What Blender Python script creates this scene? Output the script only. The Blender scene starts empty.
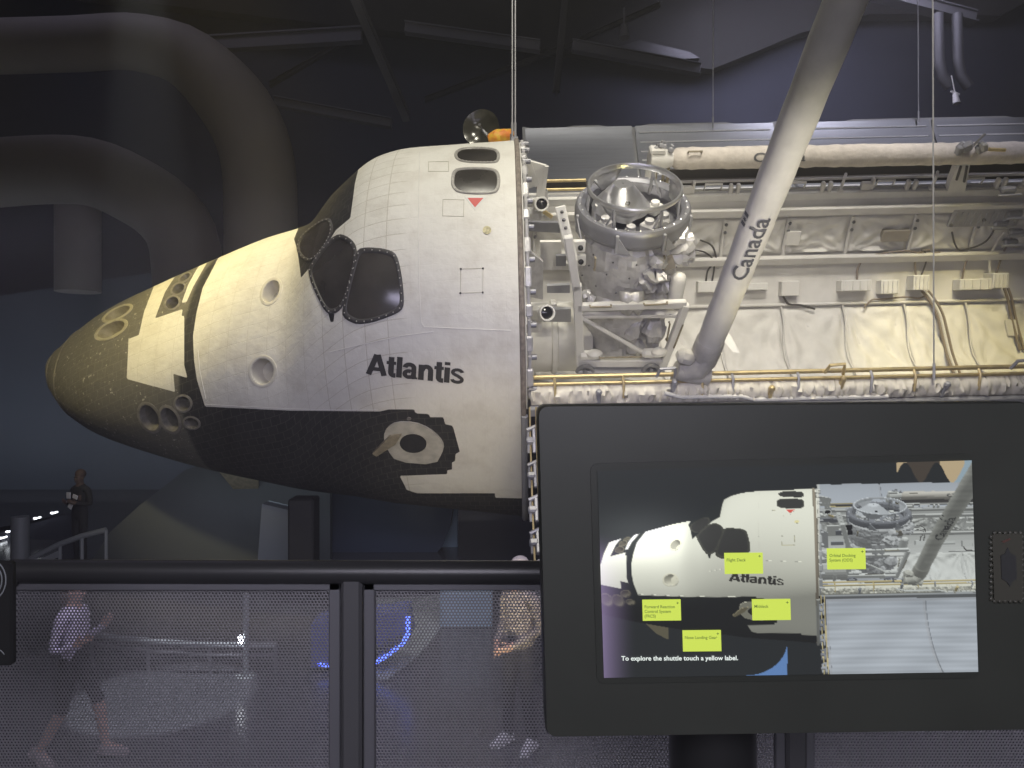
import bpy, math, random
import numpy as np
from mathutils import Vector, Matrix
from mathutils.bvhtree import BVHTree
from mathutils.geometry import delaunay_2d_cdt

SC = bpy.context.scene
COL = SC.collection
R = math.radians
random.seed(7)
rng = np.random.default_rng(7)
FPX = 769.0                       # focal length in pixels of the 1024 x 768 frame
CAM = Vector((0, 0, 3.5))         # camera; the hall floor is z = 0

# ------------------------------------------------------------------ camera
cam = bpy.data.cameras.new('camera')
cam.sensor_width = 36.0
cam.lens = FPX / 1024 * 36
cam.clip_end = 200
co = bpy.data.objects.new('camera', cam)
COL.objects.link(co)
co.location = CAM
co.rotation_euler = (R(90), 0, 0)
SC.camera = co
SC.view_settings.view_transform = 'Standard'
SC.view_settings.look = 'None'
SC.view_settings.exposure = 0
SC.view_settings.gamma = 1
SC.view_settings.use_curve_mapping = False


def ray(px, py):
    return Vector(((px - 512) / FPX, 1.0, (384 - py) / FPX))


def at(px, py, d):
    return CAM + ray(px, py) * d


def on_floor(px, py, z=0.0):
    r = ray(px, py)
    return CAM + r * ((z - CAM.z) / r.z)


# ------------------------------------------------------------------ materials
MATS = {}
MCOL = {}


def mat(name, col, rough=.55, metal=0.0, var=0.0, vscale=6.0, bump=0.0, bscale=30.0, emit=0.0, spec=.5, col2=None, stretch=None):
    m = bpy.data.materials.new(name)
    m.use_nodes = True
    nt = m.node_tree
    b = nt.nodes['Principled BSDF']
    b.inputs['Base Color'].default_value = (*col, 1)
    b.inputs['Roughness'].default_value = rough
    b.inputs['Metallic'].default_value = metal
    b.inputs['Specular IOR Level'].default_value = spec
    if emit:
        b.inputs['Emission Color'].default_value = (*col, 1)
        b.inputs['Emission Strength'].default_value = emit
    if var or bump:
        tc = nt.nodes.new('ShaderNodeTexCoord')
        mp = nt.nodes.new('ShaderNodeMapping')
        nt.links.new(tc.outputs['Object'], mp.inputs['Vector'])
        if stretch:
            mp.inputs['Scale'].default_value = stretch
    if var:
        n = nt.nodes.new('ShaderNodeTexNoise')
        n.inputs['Scale'].default_value = vscale
        n.inputs['Detail'].default_value = 6
        nt.links.new(mp.outputs['Vector'], n.inputs['Vector'])
        r = nt.nodes.new('ShaderNodeValToRGB')
        c2 = col2 or tuple(c * (1 - var) for c in col)
        r.color_ramp.elements[0].position = .35
        r.color_ramp.elements[1].position = .62
        r.color_ramp.elements[0].color = (*c2, 1)
        r.color_ramp.elements[1].color = (*col, 1)
        nt.links.new(n.outputs['Fac'], r.inputs['Fac'])
        nt.links.new(r.outputs['Color'], b.inputs['Base Color'])
    if bump:
        n2 = nt.nodes.new('ShaderNodeTexNoise')
        n2.inputs['Scale'].default_value = bscale
        n2.inputs['Detail'].default_value = 4
        nt.links.new(mp.outputs['Vector'], n2.inputs['Vector'])
        bp = nt.nodes.new('ShaderNodeBump')
        bp.inputs['Strength'].default_value = bump
        bp.inputs['Distance'].default_value = .02
        nt.links.new(n2.outputs['Fac'], bp.inputs['Height'])
        nt.links.new(bp.outputs['Normal'], b.inputs['Normal'])
    MATS[name] = m
    MCOL[name] = col
    return m


mat('white_blanket', (.66, .645, .60), .75, var=.12, vscale=3, bump=.25, bscale=14)
mat('bay_lining', (.60, .585, .55), .7, var=.12, vscale=2)
mat('foil_white', (.54, .53, .52), .36, metal=.25, var=.22, vscale=7, bump=.8, bscale=9)
mat('sill_cloth', (.70, .665, .56), .75, var=.15, vscale=6)
mat('white_paint', (.66, .65, .61), .5, var=.08, vscale=4)
mat('grey_metal', (.36, .36, .37), .45, .3, var=.12, vscale=5)
mat('dark_grey_metal', (.23, .23, .245), .4, .4, var=.12, vscale=5)
mat('steel', (.62, .62, .63), .28, .85, var=.1, vscale=5)
mat('gold_metal', (.62, .50, .26), .4, .5, var=.2, vscale=8)
mat('radiator', (.33, .34, .37), .38, .45, var=.10, vscale=3, stretch=(.3, 6, 6))
mat('radiator_line', (.80, .80, .80), .4, .3)
mat('black_tile', (.022, .021, .019), .6, var=.4, vscale=9, bump=.3, bscale=25)
mat('dark_rim', (.05, .047, .043), .55, var=.35, vscale=14)
mat('rivet', (.42, .40, .36), .5)
mat('window_glass', (.055, .050, .042), .16, spec=.8, var=.4, vscale=2)
mat('overhead_rim', (.36, .345, .31), .5, .1, var=.25, vscale=12)
mat('well_white', (.60, .575, .50), .7, var=.1, vscale=3)
mat('rim_metal', (.25, .235, .205), .5, .2, var=.3, vscale=12)
mat('nozzle_grey', (.22, .205, .16), .5, .3, var=.3, vscale=10)
mat('nozzle_pale', (.40, .37, .27), .55, .1, var=.25, vscale=10)
mat('nose_cap_grey', (.33, .32, .29), .5, var=.2, vscale=8)
mat('seam_brown', (.25, .215, .18), .7, var=.4, vscale=15)
mat('letter_black', (.035, .033, .03), .6)
mat('letter_grey', (.10, .10, .10), .6)
mat('sign_red', (.55, .085, .07), .6)
mat('emblem_gold', (.62, .56, .32), .5, var=.5, vscale=30)
mat('hatch_white', (.46, .44, .38), .65, var=.25, vscale=6)
mat('bracket_tan', (.27, .235, .16), .7, var=.3, vscale=12)
mat('cable_brown', (.20, .165, .13), .7)
mat('cable_dark', (.06, .055, .05), .7)
mat('lens_dark', (.02, .02, .022), .15)
mat('orange_bag', (.75, .22, .03), .6, var=.5, vscale=9, col2=(.72, .45, .04), bump=.6, bscale=14)
mat('dish_dark', (.07, .066, .05), .18, .2, var=.3, vscale=3)
mat('arm_white', (.63, .61, .54), .7, var=.1, vscale=5, bump=.35, bscale=10)
mat('arm_grey', (.55, .53, .46), .7, var=.25, vscale=5, bump=.4, bscale=10)
mat('boom_cloth', (.60, .55, .48), .8, var=.15, vscale=6, bump=.7, bscale=16)
mat('sill_grey', (.33, .33, .33), .6, var=.15, vscale=4)
mat('dark_void', (.05, .045, .04), .8)
mat('tan_panel', (.30, .27, .22), .6, var=.1)

mat('wall_navy', (.045, .05, .075), .8, var=.15, vscale=.4)
mat('wall_low', (.07, .085, .115), .8, var=.12, vscale=.3)
mat('ceiling_black', (.02, .02, .021), .9)
mat('floor_dark', (.10, .10, .115), .22, var=.2, vscale=.8)
mat('floor_pale', (.36, .40, .42), .35, var=.1, vscale=.8)
mat('steel_black', (.05, .05, .055), .6)
mat('beam_grey', (.13, .13, .15), .6)
mat('duct_grey', (.24, .225, .215), .7, var=.12, vscale=.7)
mat('rail_black', (.05, .05, .052), .35, .3)
mat('frame_grey', (.17, .17, .185), .5, .4)
mat('post_dark', (.105, .105, .11), .5, .3)
mat('mesh_grey', (.24, .235, .25), .5, .4)
mat('kiosk_black', (.038, .041, .033), .42, var=.15, vscale=5)
mat('kiosk_glass', (.034, .037, .030), .38, var=.1)
mat('pole_black', (.02, .02, .02), .3)
mat('badge_olive', (.052, .051, .038), .5)
mat('badge_dark', (.04, .041, .04), .4)
mat('badge_red', (.09, .045, .035), .5)
mat('panel_blue', (.035, .05, .085), .6, var=.1, vscale=.6)
mat('panel_lightblue', (.32, .44, .55), .6)
mat('stand_black', (.012, .012, .013), .6)
mat('stand_light', (.20, .23, .25), .6)
mat('stand_pale', (.075, .085, .09), .6)
mat('stand_grey', (.085, .09, .10), .6)
mat('lamp_white', (.9, .93, 1.0), emit=14)
mat('lamp_small', (.9, .95, 1.0), emit=3)
mat('led_blue', (.10, .18, 1.0), emit=3.2)
mat('exhibit_blue', (.10, .12, .32), .5)
mat('skin', (.46, .30, .24), .6)
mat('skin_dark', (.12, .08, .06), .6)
mat('hair_brown', (.09, .06, .045), .7)
mat('hair_grey', (.33, .30, .27), .75)
mat('cloth_lilac', (.62, .58, .72), .8)
mat('cloth_black', (.018, .018, .02), .85)
mat('cloth_tan', (.36, .32, .29), .85, var=.45, vscale=22)
mat('cloth_charcoal', (.045, .045, .05), .85)
mat('shoe_white', (.62, .62, .64), .6)
mat('shoe_grey', (.35, .30, .30), .6)
mat('paper_white', (.75, .76, .78), .6)
mat('post_grey', (.28, .30, .31), .4, .2)


# ------------------------------------------------------------------ mesh builder
class MB:
    def __init__(s):
        s.v = []; s.f = []; s.m = []

    def add(s, vs, fs, mi=0):
        k = len(s.v)
        s.v.extend([tuple(v) for v in vs])
        s.f.extend([tuple(i + k for i in f) for f in fs])
        s.m.extend([mi] * len(fs))
        return s

    def box(s, c, size, rot=None, mi=0, bev=0.0):
        hx, hy, hz = [a / 2 for a in size]
        b = min(bev, hx * .9, hy * .9, hz * .9)
        vs = []
        if b <= 0:
            vs = [Vector((x, y, z)) for x in (-hx, hx) for y in (-hy, hy) for z in (-hz, hz)]
            fs = [(0, 1, 3, 2), (4, 6, 7, 5), (0, 4, 5, 1), (2, 3, 7, 6), (0, 2, 6, 4), (1, 5, 7, 3)]
        else:
            idx = {}
            for sx in (-1, 1):
                for sy in (-1, 1):
                    for sz in (-1, 1):
                        for ax in range(3):
                            p = [sx * (hx - b), sy * (hy - b), sz * (hz - b)]
                            p[ax] = (sx * hx, sy * hy, sz * hz)[ax]
                            idx[(sx, sy, sz, ax)] = len(vs); vs.append(Vector(p))
            fs = []
            for ax in range(3):
                o = [a for a in range(3) if a != ax]
                for sg in (-1, 1):
                    q = []
                    for (a, bb) in ((-1, -1), (1, -1), (1, 1), (-1, 1)):
                        k = [0, 0, 0]; k[ax] = sg; k[o[0]] = a; k[o[1]] = bb
                        q.append(idx[(*k, ax)])
                    if (sg == 1) != (ax != 1): q.reverse()
                    fs.append(q)
            for ax in range(3):
                o = [a for a in range(3) if a != ax]
                for a in (-1, 1):
                    for bb in (-1, 1):
                        k0 = [0, 0, 0]; k0[o[0]] = a; k0[o[1]] = bb
                        k1 = list(k0); k0[ax] = -1; k1[ax] = 1
                        fs.append([idx[(*k0, o[0])], idx[(*k0, o[1])], idx[(*k1, o[1])], idx[(*k1, o[0])]])
            for sx in (-1, 1):
                for sy in (-1, 1):
                    for sz in (-1, 1):
                        fs.append([idx[(sx, sy, sz, 0)], idx[(sx, sy, sz, 1)], idx[(sx, sy, sz, 2)]])
        c = Vector(c)
        if rot is not None:
            vs = [rot @ v for v in vs]
        return s.add([v + c for v in vs], fs, mi)

    def tube(s, pts, r, n=8, mi=0, caps=True, squash=None):
        pts = [Vector(p) for p in pts]
        rs = r if isinstance(r, (list, tuple)) else [r] * len(pts)
        up = None
        vs = []; fs = []
        for i, p in enumerate(pts):
            t = (pts[min(i + 1, len(pts) - 1)] - pts[max(i - 1, 0)])
            if t.length < 1e-9: t = Vector((0, 0, 1))
            t.normalize()
            if up is None:
                up = Vector((0, 0, 1)) if abs(t.z) < .9 else Vector((1, 0, 0))
            a = up - t * up.dot(t)
            if a.length < 1e-6:
                a = t.orthogonal()
            a.normalize(); up = a
            b = t.cross(a)
            for k in range(n):
                th = 2 * math.pi * k / n
                vs.append(p + (a * math.cos(th) + b * math.sin(th)) * rs[i])
        for i in range(len(pts) - 1):
            for k in range(n):
                k2 = (k + 1) % n
                fs.append((i * n + k, i * n + k2, (i + 1) * n + k2, (i + 1) * n + k))
        if caps:
            fs.append(tuple(range(n - 1, -1, -1)))
            fs.append(tuple((len(pts) - 1) * n + k for k in range(n)))
        return s.add(vs, fs, mi)

    def bar(s, p0, p1, w, h, mi=0, up=(0, 0, 1), bev=0.0):
        p0, p1 = Vector(p0), Vector(p1)
        x = (p1 - p0); L = x.length; x.normalize()
        u = Vector(up)
        y = u.cross(x)
        if y.length < 1e-5: y = x.orthogonal()
        y.normalize(); z = x.cross(y)
        rot = Matrix((x, y, z)).transposed()
        return s.box((p0 + p1) / 2, (L, w, h), rot, mi, bev)

    def lathe(s, prof, n=32, o=(0, 0, 0), rot=None, mi=0, closed=False, arc=None):
        o = Vector(o)
        vs = []; fs = []
        a0, a1 = arc or (0, 2 * math.pi)
        full = arc is None
        nn = n if full else n + 1
        for (r, z) in prof:
            for k in range(nn):
                th = a0 + (a1 - a0) * k / n
                v = Vector((r * math.cos(th), r * math.sin(th), z))
                if rot is not None: v = rot @ v
                vs.append(v + o)
        m = len(prof)
        for i in range(m if closed else m - 1):
            j = (i + 1) % m
            for k in range(n):
                k2 = (k + 1) % nn
                fs.append((i * nn + k, i * nn + k2, j * nn + k2, j * nn + k))
        return s.add(vs, fs, mi)

    def sphere(s, c, r, n=12, mi=0, rot=None):
        r = r if isinstance(r, (tuple, list)) else (r, r, r)
        c = Vector(c); vs = []; fs = []
        m = n // 2
        for i in range(m + 1):
            ph = math.pi * i / m
            for k in range(n):
                th = 2 * math.pi * k / n
                v = Vector((r[0] * math.sin(ph) * math.cos(th), r[1] * math.sin(ph) * math.sin(th), r[2] * math.cos(ph)))
                if rot is not None: v = rot @ v
                vs.append(v + c)
        for i in range(m):
            for k in range(n):
                k2 = (k + 1) % n
                fs.append((i * n + k, (i + 1) * n + k, (i + 1) * n + k2, i * n + k2))
        return s.add(vs, fs, mi)

    def grid(s, P, mi=0, wrap=False):
        """P: array rows x cols x 3"""
        nr, nc = len(P), len(P[0])
        vs = [tuple(map(float, P[i][j])) for i in range(nr) for j in range(nc)]
        fs = []
        for i in range(nr - 1):
            for j in range(nc if wrap else nc - 1):
                j2 = (j + 1) % nc
                fs.append((i * nc + j, i * nc + j2, (i + 1) * nc + j2, (i + 1) * nc + j))
        return s.add(vs, fs, mi)

    def prism(s, poly, ext, mi=0):
        """poly: list of 3-D points (planar), extruded by vector ext"""
        n = len(poly); e = Vector(ext)
        vs = [Vector(p) for p in poly] + [Vector(p) + e for p in poly]
        fs = [tuple(range(n - 1, -1, -1)), tuple(range(n, 2 * n))]
        fs += [(i, (i + 1) % n, n + (i + 1) % n, n + i) for i in range(n)]
        return s.add(vs, fs, mi)

    def build(s, name, mats, parent=None, base=None, smooth=40):
        me = bpy.data.meshes.new(name)
        vs = s.v
        if base is not None:
            vs = [(v[0] - base[0], v[1] - base[1], v[2] - base[2]) for v in vs]
        me.from_pydata(vs, [], s.f)
        if isinstance(mats, str): mats = [mats]
        for m in mats: me.materials.append(MATS[m])
        if len(mats) > 1:
            me.polygons.foreach_set('material_index', s.m)
        if smooth:
            me.polygons.foreach_set('use_smooth', [True] * len(me.polygons))
            me.set_sharp_from_angle(angle=R(smooth))
        me.update()
        o = bpy.data.objects.new(name, me)
        COL.objects.link(o)
        if parent is not None: o.parent = parent
        return o


def recalc(o):
    import bmesh
    bm = bmesh.new(); bm.from_mesh(o.data)
    bmesh.ops.recalc_face_normals(bm, faces=bm.faces)
    bm.to_mesh(o.data); bm.free()
    return o


def tag(o, label, cat, group=None):
    o['label'] = label; o['category'] = cat
    if group: o['group'] = group
    return o


def empty(name, loc, label, cat, group=None, rot=None):
    o = bpy.data.objects.new(name, None)
    COL.objects.link(o)
    o.empty_display_size = .1
    o.location = loc
    if rot is not None: o.rotation_euler = rot.to_euler()
    return tag(o, label, cat, group)


def struct(o):
    o['kind'] = 'structure'
    return o


def text_mesh(s, size=1.0, bold=0.0):
    """2-D vertices and faces of a word set in Blender's built-in typeface"""
    cu = bpy.data.curves.new('t', 'FONT')
    cu.body = s; cu.size = size; cu.offset = bold; cu.resolution_u = 3
    ob = bpy.data.objects.new('t', cu)
    COL.objects.link(ob)
    dg = bpy.context.evaluated_depsgraph_get()
    me = bpy.data.meshes.new_from_object(ob.evaluated_get(dg))
    vs = [(v.co.x, v.co.y) for v in me.vertices]
    fs = [tuple(p.vertices) for p in me.polygons]
    bpy.data.objects.remove(ob); bpy.data.curves.remove(cu); bpy.data.meshes.remove(me)
    return vs, fs


# ------------------------------------------------------------------ orbiter frame: x aft, y starboard, z up; x = 0 is the aft face of the crew cabin
MO = Matrix.Translation((.109, 13.056, 5.021)) @ (Matrix.Rotation(R(-1.29), 4, 'Y') @ Matrix.Rotation(R(43.2), 4, 'X'))
MI = MO.inverted()
RO = MO.to_3x3()
MO_np = np.array(MO)
C_L = MI @ CAM


def lray(px, py):
    return (MI.to_3x3() @ ray(px, py)).normalized()


def on_plane(px, py, ax, val):
    d = lray(px, py)
    return C_L + d * ((val - C_L[ax]) / d[ax])


def project(P):
    """orbiter-local points (n,3) -> pixels"""
    w = P @ MO_np[:3, :3].T + MO_np[:3, 3]
    return 512 + FPX * w[:, 0] / w[:, 1], 384 - FPX * (w[:, 2] - CAM.z) / w[:, 1]


TAB = np.array([[238.0, 342.62, 342.62, 0.0, 342.62, 0.97, 0.99], [240.0, 350.88, 330.4, 9.13, 341.0, 0.97, 0.99], [246.0, 356.06, 319.6, 19.66, 341.0, 0.98, 0.98],
                [256.0, 363.85, 308.4, 31.95, 342.0, 0.98, 0.97], [280.0, 379.18, 298.2, 50.01, 345.0, 0.99, 0.93], [320.0, 396.61, 290.2, 66.7, 350.0, 1.0, 0.84],
                [360.0, 412.39, 285.08, 79.24, 355.0, 0.99, 0.74], [400.0, 427.6, 283.18, 88.52, 360.0, 0.97, 0.63], [432.0, 437.5, 280.59, 94.65, 365.0, 0.98, 0.56],
                [460.0, 466.68, 279.4, 98.24, 372.0, 0.96, 0.51], [490.0, 489.2, 277.0, 102.44, 380.0, 0.96, 0.45], [510.0, 494.2, 275.0, 103.59, 385.0, 0.98, 0.42],
                [540.0, 495.4, 272.54, 105.92, 392.0, 1.0, 0.39], [576.0, 495.8, 269.74, 108.36, 400.0, 1.0, 0.35]])
TX = (TAB[:, 0] - 576) * .0254


def pchip(x, xs, ys):
    h = np.diff(xs); d = np.diff(ys) / h
    m = np.zeros_like(ys)
    for i in range(1, len(xs) - 1):
        if d[i - 1] * d[i] > 0:
            w1 = 2 * h[i] + h[i - 1]; w2 = h[i] + 2 * h[i - 1]
            m[i] = (w1 + w2) / (w1 / d[i - 1] + w2 / d[i])
    m[0], m[-1] = d[0], d[-1]
    k = int(np.clip(np.searchsorted(xs, x) - 1, 0, len(xs) - 2))
    t = (x - xs[k]) / h[k]
    return ((1 + 2 * t) * (1 - t) ** 2 * ys[k] + t * (1 - t) ** 2 * h[k] * m[k] + t * t * (3 - 2 * t) * ys[k + 1] + t * t * (t - 1) * h[k] * m[k + 1])


NU, NL = 190, 210      # columns over the upper and the lower half of a section


def section(x):
    iz = lambda c: (pchip(x, TX, TAB[:, c]) - 400) * .0254
    t, b, zw = iz(1), iz(2), iz(4)
    w = max(pchip(x, TX, TAB[:, 3]) * .0254, 0)
    eu, el = pchip(x, TX, TAB[:, 5]), pchip(x, TX, TAB[:, 6])
    out = []
    for (a0, a1, e, h, n) in ((0, np.pi, eu, t - zw, NU), (np.pi, 2 * np.pi, el, zw - b, NL)):
        a = np.linspace(a0, a1, 3001)
        c, s_ = np.cos(a), np.sin(a)
        y = w * np.sign(c) * np.abs(c) ** e
        z = zw + h * np.sign(s_) * np.abs(s_) ** e
        L = np.concatenate([[0], np.cumsum(np.hypot(np.diff(y), np.diff(z)))])
        q = np.linspace(0, L[-1], n + 1)[:-1]
        out.append(np.stack([np.full(n, x), np.interp(q, L, y), np.interp(q, L, z)], 1))
    return np.concatenate(out)


def sdist(px, py, poly):
    """signed distance in pixels to a polygon, positive inside"""
    P = np.array(poly, float); n = len(P)
    d2 = np.full(px.shape, 1e9); ins = np.zeros(px.shape, bool)
    for i in range(n):
        a, b = P[i], P[(i + 1) % n]
        ex, ey = b - a
        L = ex * ex + ey * ey + 1e-12
        t = np.clip(((px - a[0]) * ex + (py - a[1]) * ey) / L, 0, 1)
        d2 = np.minimum(d2, (px - a[0] - t * ex) ** 2 + (py - a[1] - t * ey) ** 2)
        c = (a[1] > py) != (b[1] > py)
        xi = a[0] + (py - a[1]) / (b[1] - a[1] + 1e-12) * ex
        ins ^= c & (px < xi)
    return np.where(ins, 1, -1) * np.sqrt(d2)


# outlines of the dark tile fields measured on the port side
BLACK_SIDE = [(560, 560), (0, 560), (0, 240), (175, 240), (222, 250), (218, 258.5), (202.6, 288), (196.5, 312.6), (193, 335.5), (194, 360), (197, 380), (205, 406.6), (290, 410.6),
              (380, 411.5), (388.8, 409.4), (414.5, 409.4), (415.3, 413.3), (428.6, 414), (430, 417.2), (443.4, 417.2), (445, 424.2), (452.8, 425.8), (459.8, 451.6),
              (455.6, 454), (455.2, 461), (452, 462.5), (452, 469.5), (447.3, 470.3), (447.3, 474.2), (399.7, 475.8), (406.7, 489.8), (417, 493.3), (495, 493.3),
              (495, 497.7), (520.8, 498.4), (560, 499)]
WHITE_NOSE = [(128.5, 339), (138.8, 335), (144, 312), (152, 291), (158, 276), (182, 266), (172, 281), (165, 292), (155, 318.4), (182.8, 309), (181.5, 316), (184.2, 316),
              (184.2, 365), (187.3, 378), (173.3, 373.7), (175, 392), (126.7, 379)]
WHITE_STRIP = [(181.5, 303), (188, 285), (195.6, 271), (203, 260), (210, 258), (204.4, 267), (193, 287), (186.5, 302)]
WINDSHIELD = [(366, 150), (358.5, 168.8), (355, 183), (350.3, 218), (336, 230), (331, 238), (311.6, 265), (301, 278), (297.6, 251), (294, 239), (305, 212), (330, 170)]
FIN = [(327, 308), (330.5, 322), (333.5, 322), (335, 308)]


def tile_mask(px, py):
    s = sdist(px, py, BLACK_SIDE)
    s = np.minimum(s, -sdist(px, py, WHITE_NOSE))
    s = np.minimum(s, -sdist(px, py, WHITE_STRIP))
    s = np.maximum(s, sdist(px, py, WINDSHIELD))
    s = np.maximum(s, sdist(px, py, FIN))
    return np.clip(s, -8, 8)


print('hull')
xs = np.concatenate([-8.582 + .35 * (np.linspace(0, 1, 26)) ** 2.2, np.linspace(-8.22, 0, 300)[1:]])
H = np.stack([section(x) for x in xs])          # rows x cols x 3
nr, nc = H.shape[:2]
flat = H.reshape(-1, 3)
# outward normals by differences
du = np.gradient(H, axis=0); dv = np.roll(H, -1, 1) - np.roll(H, 1, 1)
Nn = np.cross(dv, du); Nn /= np.linalg.norm(Nn, axis=2, keepdims=True) + 1e-9
if Nn[200, 50].dot(H[200, 50] - np.array([H[200, 50, 0], 0, -.5])) < 0: Nn = -Nn
cl = np.array(C_L)


def masks_for(P, N):
    face = ((cl - P) * N).sum(1) > 0.0
    u, v = project(P)
    Pm = P * np.array([1, -1, 1]); Nm = N * np.array([1, -1, 1])
    fm = ((cl - Pm) * Nm).sum(1) > 0.0
    um, vm = project(Pm)
    s = tile_mask(u, v); sm = tile_mask(um, vm)
    return np.where(face, s, np.where(fm, sm, 8.0)), face, u, v


blk, facing, HU, HV = masks_for(flat, Nn.reshape(-1, 3))
blk2 = blk.reshape(nr, nc)
hull_polys = [(i * nc + j, i * nc + (j + 1) % nc, (i + 1) * nc + (j + 1) % nc, (i + 1) * nc + j) for i in range(nr - 1) for j in range(nc)]
hull_bvh = BVHTree.FromPolygons([tuple(p) for p in flat], hull_polys)


def hit(px, py):
    d = lray(px, py)
    p, n, i, t = hull_bvh.ray_cast(C_L, d)
    if p is None: return None
    if n.dot(d) > 0: n = -n
    return p, n


def hit_near(px, py, cx, cy):
    for k in range(12):
        f = 1 - k * .06
        h = hit(cx + (px - cx) * f, cy + (py - cy) * f)
        if h: return h
    return hit(cx, cy)


def chaikin(P, it=2):
    for _ in range(it):
        Q = []
        for i in range(len(P)):
            a, b = P[i], P[(i + 1) % len(P)]
            Q += [(a[0] * .75 + b[0] * .25, a[1] * .75 + b[1] * .25), (a[0] * .25 + b[0] * .75, a[1] * .25 + b[1] * .75)]
        P = Q
    return P


def resample(P, n):
    A = np.array(P + [P[0]], float)
    L = np.concatenate([[0], np.cumsum(np.hypot(*np.diff(A, axis=0).T))])
    q = np.linspace(0, L[-1], n + 1)[:-1]
    return list(zip(np.interp(q, L, A[:, 0]), np.interp(q, L, A[:, 1])))


def ell(cx, cy, rx, ry, rot=0, n=28):
    c, s = math.cos(R(rot)), math.sin(R(rot))
    return [(cx + rx * math.cos(t) * c - ry * math.sin(t) * s, cy + rx * math.cos(t) * s + ry * math.sin(t) * c) for t in [2 * math.pi * k / n for k in range(n)]]


# the shuttle: an Empty carrying the orbiter frame
shuttle = bpy.data.objects.new('space_shuttle', None)
COL.objects.link(shuttle)
shuttle.matrix_world = MO
tag(shuttle, 'huge white and black space shuttle orbiter tilted towards the railing with its cargo bay open', 'space shuttle')
RC = []          # (object, colour) pairs the kiosk's picture is drawn from


def part(mb, name, mats, parent=None, smooth=40, col=None, label=None):
    o = mb.build(name, mats, parent or shuttle, smooth=smooth)
    RC.append((o, col or MCOL[mats if isinstance(mats, str) else mats[0]]))
    if label: o['label'] = label
    return o


# ---- round recesses cut in the hull: thruster nozzles and star tracker wells
NOZ = [  # cx, cy, rx, ry, rot, depth, kind
    (149.5, 417.7, 9.0, 14.0, -27, .34, 'nozzle_grey'), (169.8, 419.6, 8.2, 13.0, -27, .34, 'nozzle_grey'),
    (183.0, 403.6, 7.6, 7.4, 0, .22, 'nozzle_grey'), (191.6, 423.0, 7.4, 5.2, 15, .20, 'nozzle_grey'),
    (111.2, 329.8, 15.5, 6.6, -27, .20, 'nozzle_pale'), (117.5, 313.4, 14.5, 4.6, -27, .2, 'nozzle_pale'),
    (172.2, 303, 7.2, 5.6, -30, .2, 'nozzle_grey'), (178.4, 289, 6.8, 4.6, -32, .2, 'nozzle_grey'), (185, 277.6, 6.0, 2.8, -34, .2, 'nozzle_grey'),
    (262.6, 371.4, 12.0, 13.6, 0, .26, 'white_blanket'), (271, 291.5, 8.0, 12.4, 28, .22, 'white_blanket')]
fc = np.array(hull_polys)
FU, FV = HU[fc].mean(1), HV[fc].mean(1)
FF = facing[fc].all(1)
keep = np.ones(len(fc), bool)
for (cx, cy, rx, ry, rot, dp, kind) in NOZ:
    c, s = math.cos(R(rot)), math.sin(R(rot))
    X = (FU - cx) * c + (FV - cy) * s; Y = -(FU - cx) * s + (FV - cy) * c
    keep &= ~(FF & ((X / rx) ** 2 + (Y / ry) ** 2 < .96))

# ---- hull skin
m = bpy.data.materials.new('hull_tiles'); m.use_nodes = True
nt = m.node_tree; bs = nt.nodes['Principled BSDF']; bs.inputs['Roughness'].default_value = .62
L = nt.links.new


def node(t, **kw):
    n = nt.nodes.new(t)
    for k, v in kw.items(): setattr(n, k, v)
    return n


av = node('ShaderNodeAttribute', attribute_name='blk')
gt = node('ShaderNodeMath', operation='GREATER_THAN'); gt.inputs[1].default_value = 0
L(av.outputs['Fac'], gt.inputs[0])
tc = node('ShaderNodeTexCoord')
n1 = node('ShaderNodeTexNoise'); n1.inputs['Scale'].default_value = 2.2; n1.inputs['Detail'].default_value = 8; n1.inputs['Roughness'].default_value = .65
L(tc.outputs['Object'], n1.inputs['Vector'])
rw = node('ShaderNodeValToRGB')
rw.color_ramp.elements[0].position = .28; rw.color_ramp.elements[0].color = (.575, .55, .485, 1)
rw.color_ramp.elements[1].position = .52; rw.color_ramp.elements[1].color = (.68, .665, .60, 1)
L(n1.outputs['Fac'], rw.inputs['Fac'])
# tile joints
br = node('ShaderNodeTexBrick'); br.offset = .0
br.inputs['Color1'].default_value = (1, 1, 1, 1); br.inputs['Color2'].default_value = (.95, .95, .94, 1); br.inputs['Mortar'].default_value = (.76, .74, .70, 1)
br.inputs['Scale'].default_value = 1; br.inputs['Mortar Size'].default_value = .007; br.inputs['Brick Width'].default_value = .33; br.inputs['Row Height'].default_value = .24
L(tc.outputs['UV'], br.inputs['Vector'])
mw = node('ShaderNodeMix', data_type='RGBA', blend_type='MULTIPLY'); mw.inputs[0].default_value = 1
av3 = node('ShaderNodeAttribute', attribute_name='tiled'); L(av3.outputs['Fac'], mw.inputs[0])
L(rw.outputs['Color'], mw.inputs[6]); L(br.outputs['Color'], mw.inputs[7])
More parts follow.
